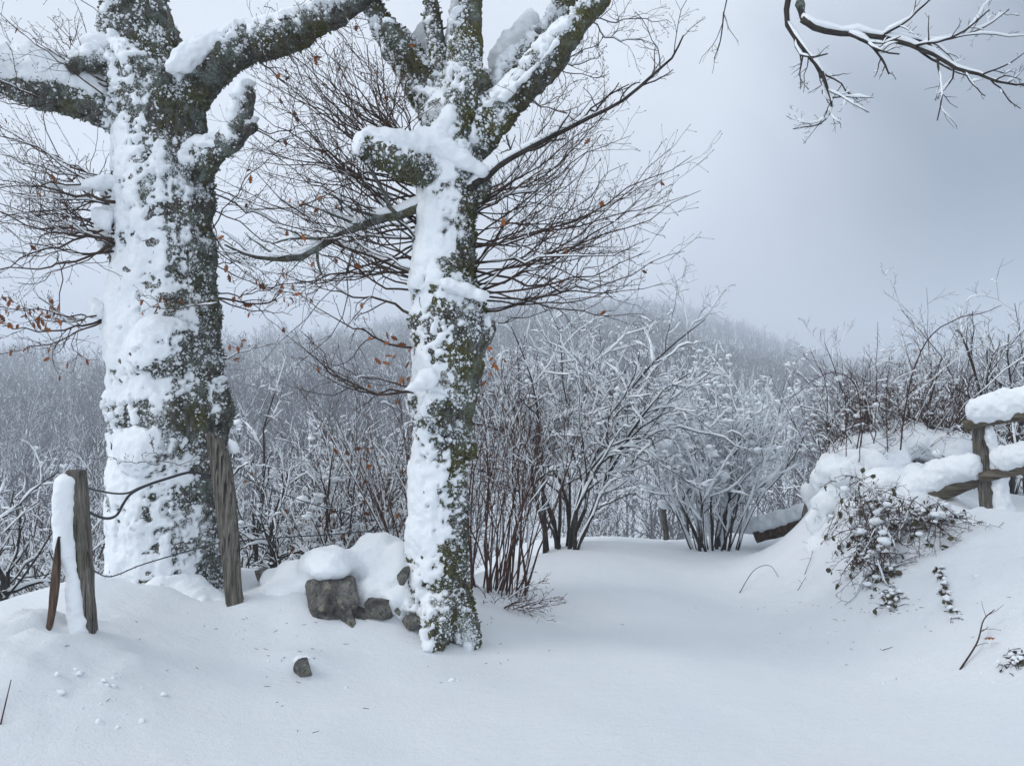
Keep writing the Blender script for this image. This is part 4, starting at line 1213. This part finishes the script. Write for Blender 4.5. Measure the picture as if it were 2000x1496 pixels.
plk = thing('plank_post', (V(560, 1090, 5.45)[0], 5.45, H1(-1.84, 5.45)), 'weathered grey plank post with a ragged top, leaning on the thick oak', 'fence post')
plank([(578, 1165, 14, 5.4), (567, 1085, 15, 5.4), (562, 1030, 15, 5.4), (556, 960, 17, 5.42), (549, 900, 18, 5.44), (543, 860, 17, 5.45), (536, 838, 13, 5.46), (529, 824, 6, 5.46)], 24, .04, 'board', WOOD, plk, 85, .02)
heap('snow_clump', '', [(566, 846, 9, 12, 5.52, 1), (560, 838, 6, 8, 5.5, 1)], 86, voxel=.01, amp=.006, parent=plk)

# black cable and barbed wires
def wire(name, label, rows, r, parent=None, k=40, cat='wire', barbs=0, seed=0):
    A = resample(np.array([V(a, b, Y) for a, b, Y in rows]), k)
    mb = MB(); mb.add(A, np.full(k, r), 6)
    rng = np.random.default_rng(seed)
    for i in range(barbs):
        p = A[int((i + .5) / barbs * k)]
        d = norm(rng.normal(size=3)) * .016
        mb.add(np.array([p - d, p + d]), np.array([.0012, .0012]), 3)
    return obj(name, mb.mesh(name, [WIRE]), label=label, category=cat)
wire('cable', 'thick black cable sagging from the leaning post up to the plank post', [(320, 934, 4.36), (340, 948, 4.5), (365, 957, 4.75), (382, 952, 4.95), (392, 935, 5.05), (405, 918, 5.1), (430, 905, 5.15), (460, 895, 5.25), (495, 885, 5.35), (515, 887, 5.4), (530, 893, 5.42)], .0085)
wire('cable', 'thin upper black cable from the leaning post round the thick oak', [(332, 908, 4.42), (355, 914, 4.7), (380, 918, 5.0), (400, 917, 5.12), (420, 908, 5.16), (455, 896, 5.27)], .006)
wire('barbed_wire', 'barbed wire strand rising across the foot of the thick oak', [(340, 1035, 4.6), (372, 1048, 5.0), (420, 1030, 5.3), (480, 1012, 5.4), (540, 996, 5.38)], .004, barbs=16, seed=1)
wire('barbed_wire', 'barbed wire strand from the plank post to the slimmer oak', [(545, 996, 5.38), (620, 988, 5.5), (720, 982, 5.55), (790, 975, 5.5), (842, 966, 5.42)], .004, barbs=16, seed=2)
wire('barbed_wire', 'slack wire running down-right from behind the plank post', [(575, 888, 5.6), (620, 910, 6.2), (690, 935, 6.8), (780, 960, 7.4)], .004, barbs=10, seed=3)

# ------------------------------------------------------------------ right fence
fence = thing('rail_fence', (V(1748, 985, 7.5)[0], 7.5, H1(4.33, 7.5)), 'rustic wooden rail fence on the right bank, rails thickly capped with snow', 'fence')
def log(rows, k, name, parent, seed, mat=WOOD, ydir=False):
    rng = np.random.default_rng(seed)
    P, R = pix_line(rows, k)
    mb = MB(); mb.add(P, R, 14)
    mb.flush()
    v = np.concatenate(mb.vs)
    c = fbm(v * np.array([6, 6, 6]), 3, seed); g = vnoise(v * np.array([4, 40, 40]), seed)
    ctr = np.repeat(P, 14, 0)
    v = v + norm(v - ctr) * (c * .014 + g * .004)[:, None]
    return obj(name, mesh_np(name, v, [mb.q[0], np.concatenate(mb.t)], mat), parent)
log([(1752, 1010, 11, 7.45), (1750, 975, 12, 7.45), (1744, 910, 12, 7.45), (1738, 860, 11, 7.47), (1733, 808, 10, 7.5)], 20, 'post', fence, 91)
log([(2035, 960, 16, 6.4), (2030, 860, 16, 6.4), (2024, 745, 15, 6.4)], 20, 'post', fence, 92)
log([(1710, 812, 8, 7.45), (1760, 801, 9, 7.3), (1830, 790, 10, 7.0), (1930, 772, 11, 6.65), (2060, 745, 12, 6.3)], 26, 'rail', fence, 93, WOODH)
log([(1735, 893, 8, 7.4), (1790, 882, 9, 7.2), (1880, 868, 10, 6.8), (2060, 850, 11, 6.3)], 24, 'rail', fence, 94, WOODH)
log([(1740, 893, 12, 7.5), (1700, 905, 14, 7.6), (1660, 922, 13, 7.75), (1622, 936, 10, 7.9), (1585, 948, 8, 8.05)], 20, 'rail', fence, 95, WOODH)
log([(1682, 955, 8, 7.75), (1680, 925, 8, 7.75), (1678, 905, 8, 7.75)], 8, 'stake', fence, 96)
def cap(rows, parent, seed, voxel=.016, amp=.03, name='snow_cap'):
    A = np.array([[*V(r[0], r[1], r[4]), HW(r[2], r[4]), HW(r[3], r[4])] for r in rows])
    A = resample(A, len(rows) * 6)
    rn_ = np.random.default_rng(seed)
    bl = [(a[:3] + rn_.normal(0, .12, 3) * a[4] * np.array([0, 1, 1]), (a[3], a[3], a[4] * rn_.uniform(.85, 1.12))) for a in A]
    co, fs, no = remesh([], bl, voxel, 6)
    co = co + no * (amp * fbm(co * 4.2, 5, seed, .64) + .009 * vnoise(co * 24, seed) + .005 * vnoise(co * 52, seed + 1))[:, None]
    return obj(name, mesh_np(name, co, fs, SNOW), parent)
cap([(1724, 790, 14, 17, 7.4), (1750, 784, 17, 21, 7.3), (1790, 776, 18, 22, 7.15), (1850, 765, 18, 22, 6.95), (1930, 750, 19, 23, 6.65), (2060, 722, 20, 24, 6.3)], fence, 101)
cap([(1768, 864, 14, 19, 7.28), (1800, 859, 15, 18, 7.15), (1880, 846, 16, 17, 6.8), (2060, 828, 17, 17, 6.3)], fence, 102)
cap([(1748, 825, 8, 14, 7.38), (1758, 850, 9, 20, 7.38), (1764, 890, 12, 26, 7.36), (1768, 925, 13, 26, 7.34), (1774, 955, 17, 22, 7.32), (1784, 985, 28, 20, 7.3)], fence, 103, name='snow_crust')
cap([(1725, 878, 14, 20, 7.45), (1690, 885, 20, 22, 7.6), (1655, 898, 22, 22, 7.8), (1620, 912, 20, 20, 7.9)], fence, 104)

# low log at the end of the lane and its leaning stakes
beam = thing('log_rail', (V(1412, 985, 10.8)[0], 10.8, H1(3.4, 10.8)), 'low brown log lying across the end of the lane under a thick snow cap', 'log')
log([(1382, 984, 12, 10.9), (1412, 976, 12, 10.8), (1450, 966, 12, 10.6), (1475, 960, 11, 10.5)], 14, 'log', beam, 111, RAWWOOD)
cap([(1362, 972, 14, 10, 11.0), (1385, 966, 14, 10, 10.85), (1412, 958, 14, 12, 10.75), (1448, 948, 14, 12, 10.6), (1475, 944, 12, 10, 10.5)], beam, 112)
ep = thing('fence_stake', (V(1468, 990, 9.6)[0], 9.6, H1(3.45, 9.6)), 'snow-coated stake with a leaning stick, at the left end of the bramble hedge', 'stake')
log([(1462, 990, 9, 9.6), (1466, 950, 9, 9.6), (1470, 915, 8, 9.6)], 10, 'stake', ep, 113)
log([(1456, 995, 4, 9.4), (1470, 950, 4, 9.4), (1482, 905, 3, 9.4)], 8, 'stick', ep, 114)
cap([(1466, 912, 13, 10, 9.5), (1474, 926, 15, 14, 9.45), (1478, 950, 9, 18, 9.4), (1470, 975, 8, 12, 9.4)], ep, 115)
sp = thing('fence_stake', (V(1242, 985, 11.2)[0], 11.2, H1(2.08, 11.2)), 'short thin stake with a snow tip left of the broad shrub', 'stake')
log([(1244, 990, 5, 11.2), (1240, 960, 5, 11.2), (1238, 935, 4.5, 11.2)], 8, 'stake', sp, 116)
cap([(1237, 932, 8, 5, 11.15), (1241, 938, 6, 5, 11.15)], sp, 117, .012, .006)

# ------------------------------------------------------------------ bramble hedge on the right bank
hedge = thing('bramble_hedge', (3.7, 8.2, H1(3.7, 8.2)), 'tangled bramble hedge sagging under heaped snow on the right bank', 'hedge')
rngb = np.random.default_rng(9)
heap('snow_load', '', [(1560, 862, 62, 40, 8.5, 1.1), (1610, 840, 62, 34, 8.7, 1.1), (1670, 850, 52, 32, 8.5, 1.1), (1520, 890, 46, 40, 8.4, 1.1), (1590, 905, 46, 26, 8.1, .9), (1640, 895, 40, 20, 8.1, .9), (1545, 945, 30, 20, 8.0, .8),
                        (1700, 880, 30, 18, 8.2, 1), (1500, 935, 26, 26, 8.2, .8), (1488, 965, 22, 30, 8.2, .8), (1490, 1005, 26, 26, 8.0, .9), (1590, 945, 24, 12, 7.85, .8)], 121, amp=.08, voxel=.022, parent=hedge, smooth=16)
mb = MB()
n = 250
px = rngb.uniform(1475, 1730, n); py = rngb.uniform(835, 930, n); Yb = rngb.uniform(8.35, 9.2, n)
b0 = np.array([V(a, b, c) for a, b, c in zip(px, py, Yb)])
d = norm(np.stack([rngb.normal(0, .35, n), rngb.normal(-.05, .3, n), np.full(n, 1.0)], -1))
ln = rngb.uniform(.35, 1.15, n) * (1 + .5 * (rngb.random(n) < .15))
k = 8
P = np.zeros((n, k, 3)); P[:, 0] = b0; dd = d.copy(); p = b0.copy()
out = rngb.normal(0, .5, (n, 3)) * np.array([1, .6, .2]) + np.array([0, 0, -.35])
for j in range(1, k):
    dd = norm(dd + out * .16 + rngb.normal(0, .10, (n, 3))); p = p + dd * (ln / (k - 1))[:, None]; P[:, j] = p
R = np.linspace(1, .4, k)[None] * rngb.uniform(.004, .0072, n)[:, None]
mb.add(P, R, 4)
c1, q1 = grow(P, R, 6, rngb, .25, .95, 45, 15, .38, .3, 5, .05, .25, .7, .0018)
c2, q2 = grow(c1, q1, 3, rngb, .2, .95, 45, 15, .45, .3, 3, .05, .25, .7, .0015)
mb.add(c1, q1, 3); mb.add(c2, q2, 3)
obj('canes', mb.mesh('canes', [CANE]), hedge)
sm = MB()
for cc, qq, pr, th in ((P, R, .25, .006), (c1, q1, .2, .006), (c2, q2, .15, .005)):
    s_, r_ = snow_on(cc, qq, rngb, pr, th, minflat=.3); sm.add(s_, r_, 4)
pts = c1[:, 2:].reshape(-1, 3)
clumps(sm, pts[rngb.choice(len(pts), 160)], .022 * np.exp(rngb.normal(0, .4, 160)), rngb, 1, .65)
obj('snow_load', sm.mesh('snow_load', [SNOW]), hedge, kind='stuff')
# front tangle hanging down to the lane
mb = MB()
n = 210
def on_ground(px, py):
    """where the sight line through a pixel meets the snow"""
    d = V(px, py, 1.0) - np.array([0, 0, EYE])
    ys = np.linspace(2, 14, 1200)
    z = H(d[0] * ys, ys)
    i = np.argmax(EYE + d[2] * ys < z)
    return np.array([d[0] * ys[i], ys[i], z[i]])
b0 = []
for i in range(n):
    if rngb.random() < .68:
        t_ = rngb.random(); c_ = (1535 + 32 * t_ + rngb.normal(0, 24 - 8 * t_), 935 + 120 * t_)
    else:
        t_ = rngb.random(); c_ = (1560 + 120 * t_, 985 - 32 * t_ + rngb.normal(0, 9))
    b0.append(on_ground(*c_) + np.array([0, -.03, rngb.uniform(.02, .26) * (1 - .5 * t_)]))
b0 = np.array(b0)
dd = norm(np.stack([rngb.normal(-.1, .6, n), rngb.normal(-.5, .3, n), rngb.normal(-.25, .5, n)], -1)); p = b0.copy()
ln = rngb.uniform(.2, .5, n)
P = np.zeros((n, k, 3)); P[:, 0] = b0
for j in range(1, k):
    dd = norm(dd + np.array([0, 0, -.14]) + rngb.normal(0, .14, (n, 3))); p = p + dd * (ln / (k - 1))[:, None]; P[:, j] = p
hz = H(P[:, :, 0].ravel(), P[:, :, 1].ravel()).reshape(n, k)
P[:, :, 2] = np.maximum(P[:, :, 2], hz + .015)
R = np.linspace(1, .4, k)[None] * rngb.uniform(.0025, .0055, n)[:, None]
mb.add(P, R, 4)
c1, q1 = grow(P, R, 7, rngb, .2, .95, 48, 16, .36, .3, 5, -.05, .28, .7, .0018)
c2, q2 = grow(c1, q1, 3, rngb, .2, .95, 48, 15, .45, .3, 3, -.05, .28, .7, .0015)
mb.add(c1, q1, 3); mb.add(c2, q2, 3)
obj('canes', mb.mesh('canes', [CANE]), hedge)
sm = MB()
for cc, qq, pr, th in ((P, R, .22, .007), (c1, q1, .16, .005), (c2, q2, .1, .004)):
    s_, r_ = snow_on(cc, qq, rngb, pr, th, minflat=.3); sm.add(s_, r_, 4)
pts = P[:, 1:6].reshape(-1, 3)
clumps(sm, pts[rngb.choice(len(pts), 90)] + np.array([0, 0, .02]), .024 * np.exp(rngb.normal(0, .5, 90)), rngb, 2, .6)
obj('snow_load', sm.mesh('snow_load', [SNOW]), hedge, kind='stuff')
lp = np.concatenate([P[:, 3:].reshape(-1, 3), c1[:, 2:].reshape(-1, 3)])
leaves(hedge, lp[rngb.choice(len(lp), 260)], rngb.uniform(.025, .055, 260), rngb, BRLEAF)
# long free canes
def cane(rows, r, seed, n=6):
    P, R = pix_line([(a, b, 1, Y) for a, b, Y in rows], 18)
    R = np.linspace(r, r * .35, 18)
    rng = np.random.default_rng(seed)
    P = P + rng.normal(0, .004, P.shape)
    mb = MB(); mb.add(P, R, 5)
    c, q = grow(P[None], R[None], n, rng, .1, .9, 50, 12, .1, .4, 4, .1, .2, .6, .0014, taper=.4)
    mb.add(c, q, 3)
    return mb
for rows, r, sd_ in (([(1610, 850, 8.0), (1622, 760, 7.8), (1640, 700, 7.7), (1668, 662, 7.6), (1705, 642, 7.5), (1740, 635, 7.5), (1769, 623, 7.5)], .008, 1),
                     ([(1540, 880, 8.2), (1548, 800, 8.2), (1540, 750, 8.1), (1515, 730, 8.0), (1490, 732, 7.9), (1460, 752, 7.8), (1432, 778, 7.7)], .007, 2),
                     ([(1568, 860, 8.2), (1572, 760, 8.2), (1575, 650, 8.2)], .006, 3), ([(1545, 870, 8.1), (1550, 790, 8.1), (1552, 688, 8.1)], .005, 4), ([(1525, 860, 8.1), (1524, 780, 8.1), (1518, 705, 8.1)], .005, 5),
                     ([(1590, 860, 8.1), (1588, 780, 8.1), (1592, 705, 8.1)], .005, 6)):
    obj('cane', cane(rows, r, sd_).mesh('cane', [CANE]), hedge)

# ------------------------------------------------------------------ small things in the snow
def twig(name, label, pts, lifts, r, seed=0, n=0, cat='twig', leaf=()):
    A = np.array([on_ground(*p) for p in pts])
    A[:, 2] += np.array(lifts)
    A = resample(A, 14)
    mb = MB(); R = np.linspace(r, r * .5, 14); mb.add(A, R, 5)
    rng = np.random.default_rng(seed)
    if n:
        c, q = grow(A[None], R[None], n, rng, .2, .9, 48, 12, .3, .3, 4, .1, .2, .6, .0014, taper=.4)
        mb.add(c, q, 4)
    o = obj(name, mb.mesh(name, [CANE]), label=label, category=cat)
    for p in leaf:
        q = on_ground(*p); q[2] += .05
        l_ = bpy.data.objects.new('leaf', OAKLEAF[1]); C.objects.link(l_); l_.parent = o
        l_.location = tuple(q); l_.scale = (.06,) * 3; l_.rotation_euler = (1.2, .4, .8)
    return o
twig('fallen_twig', 'forked dark twig with a curled leaf lying in the snow, lower right', [(1703, 1195), (1730, 1165), (1740, 1140), (1757, 1128)], [.0, .05, .09, .11], .006, 1, 5, leaf=[(1758, 1158)])
twig('fallen_twig', 'bowed twig arching out of the snow left of the hedge foot', [(1356, 1075), (1380, 1052), (1405, 1046), (1420, 1050)], [-.01, .08, .09, -.01], .004, 2)
twig('fallen_twig', 'short twig lying flat on the lane near the right bank', [(1582, 1165), (1598, 1159)], [.004, .004], .0025, 3)
twig('fallen_twig', 'short straight twig stuck in the snow at the lower left corner', [(198, 1282), (217, 1249)], [-.02, .10], .004, 4)
twig('fallen_twig', 'thin twig slanting on the bank left of the hedge tangle', [(1449, 1070), (1462, 1057)], [.0, .05], .003, 5, 2)
twig('fallen_twig', 'thin stem lying on the bank below the fence rail', [(1640, 966), (1680, 975)], [.03, .0], .004, 6)
twig('fallen_twig', 'small thorny sprig on the snow slope left of the hedge', [(1460, 1045), (1472, 1015), (1468, 1003)], [.0, .03, .06], .003, 7, 3)
mb = MB()
rg2 = np.random.default_rng(12)
for i in range(34):
    p = on_ground(rg2.uniform(917, 945), rg2.uniform(1138, 1147))
    mb.add(np.array([p - [0, 0, .01], p + [rg2.normal(0, .008), 0, .03], p + [rg2.normal(.012, .015), 0, rg2.uniform(.04, .075)]]), np.array([.0013, .0011, .0005]), 3)
obj('grass_tuft', mb.mesh('grass_tuft', [CANE]), kind='stuff', label='tuft of dry grass blades at the foot of the slimmer oak', category='grass')
# clods of snow dropped from the boughs
mb = MB()
cl = []
for i in range(90):
    a_, b_ = ((rg2.normal(330, 60), rg2.uniform(1180, 1290)) if i < 30 else (rg2.uniform(560, 1000), rg2.uniform(1120, 1230)) if i < 50 else (rg2.uniform(1380, 1800), rg2.uniform(1040, 1230)))
    cl.append(on_ground(a_, b_))
clumps(mb, np.array(cl), .004 + .013 * rg2.random(len(cl)) ** 3, rg2, 2, .9, rough=.6)
obj('snow_clods', mb.mesh('snow_clods', [SNOW]), kind='stuff', label='small clods of snow fallen from the boughs', category='snow')
# crumbs of bark and twig under the trees and the hedge
mb = MB()
for i in range(110):
    a_, b_ = ((rg2.normal(620, 150), 1100 + abs(rg2.normal(0, 70))) if i < 45 else (rg2.normal(960, 60), 1110 + abs(rg2.normal(0, 50))) if i < 65 else (rg2.normal(1560, 90), 1075 + abs(rg2.normal(0, 45))))
    p = on_ground(a_, b_); d_ = norm(rg2.normal(size=3) * np.array([1, 1, .15])) * rg2.uniform(.004, .022)
    mb.add(np.array([p - d_, p + d_ + [0, 0, .004]]), np.array([.0018, .001]), 3)
obj('bark_crumbs', mb.mesh('bark_crumbs', [CANE]), kind='stuff', label='bark crumbs and twig bits scattered on the snow', category='debris')
# holes in the bank where stems show
for j, (a, b, s, lab) in enumerate(((1590, 1088, 1.0, 'snow-choked leafy tussock at the foot of the right bank'), (1678, 1075, .9, 'row of leafy stems melting out of a crack in the right bank'), (1790, 1178, .7, 'dark leafy sprig at the edge of the right bank below the twig'))):
    q = on_ground(a, b)
    t = thing('bank_plant', tuple(q), lab, 'plant')
    rng = np.random.default_rng(700 + j)
    mb = MB(); sm = MB(); pts = []
    for i in range(46):
        if j == 1:
            v_ = rng.uniform(-1, 1); c0 = on_ground(1678 - 14 * v_ + rng.normal(0, 2), 1075 - 42 * v_)
        else:
            c0 = on_ground(a + rng.normal(0, 12 * s), b + rng.normal(0, 11 * s))
        dr = norm(np.array([rng.normal(0, .6), -.8, rng.uniform(.0, .7)]))
        A = np.array([c0 - dr * .03, c0 + dr * .05 * s, c0 + dr * .09 * s + np.array([0, 0, -.02])])
        mb.add(A, np.array([.003, .0025, .0015]), 4); pts.append(A[1]); pts.append(A[2])
        if rng.random() < .55:
            clumps(sm, [A[1] + np.array([0, .01, .012])], [rng.uniform(.008, .026) * s], rng, 1, .7)
    obj('stems', mb.mesh('stems', [CANE]), t)
    obj('snow_load', sm.mesh('snow_load', [SNOW]), t, kind='stuff')
    pts = np.array(pts)
    leaves(t, pts[rng.choice(len(pts), 26)], rng.uniform(.02, .04, 26), rng, BRLEAF)

# ------------------------------------------------------------------ air
def haze_box():
    x0, x1, y0, y1 = -762.0, 762.0, -62.0, 1002.0
    z0 = float(gv[:, 2].min()) - 1.0; z1 = float(gv[:, 2].max()) + 14.0
    vs = np.array([(a, b, c) for c in (z0, z1) for b in (y0, y1) for a in (x0, x1)])
    q = np.array([(0, 2, 3, 1), (4, 5, 7, 6), (0, 1, 5, 4), (2, 6, 7, 3), (0, 4, 6, 2), (1, 3, 7, 5)])
    m = bpy.data.materials.new('pale haze'); m.use_nodes = True
    n = m.node_tree; n.nodes.clear()
    v = n.nodes.new('ShaderNodeVolumePrincipled')
    v.inputs['Color'].default_value = (0.765, 0.815, 0.885, 1)
    v.inputs['Density'].default_value = HAZE_DENSITY
    v.inputs['Anisotropy'].default_value = 0.0
    o_ = n.nodes.new('ShaderNodeOutputMaterial'); n.links.new(v.outputs[0], o_.inputs['Volume'])
    obj('haze', mesh_np('haze', vs, [q], m, smooth=False), kind='stuff', label='pale winter mist filling the valley air', category='haze')
haze_box()
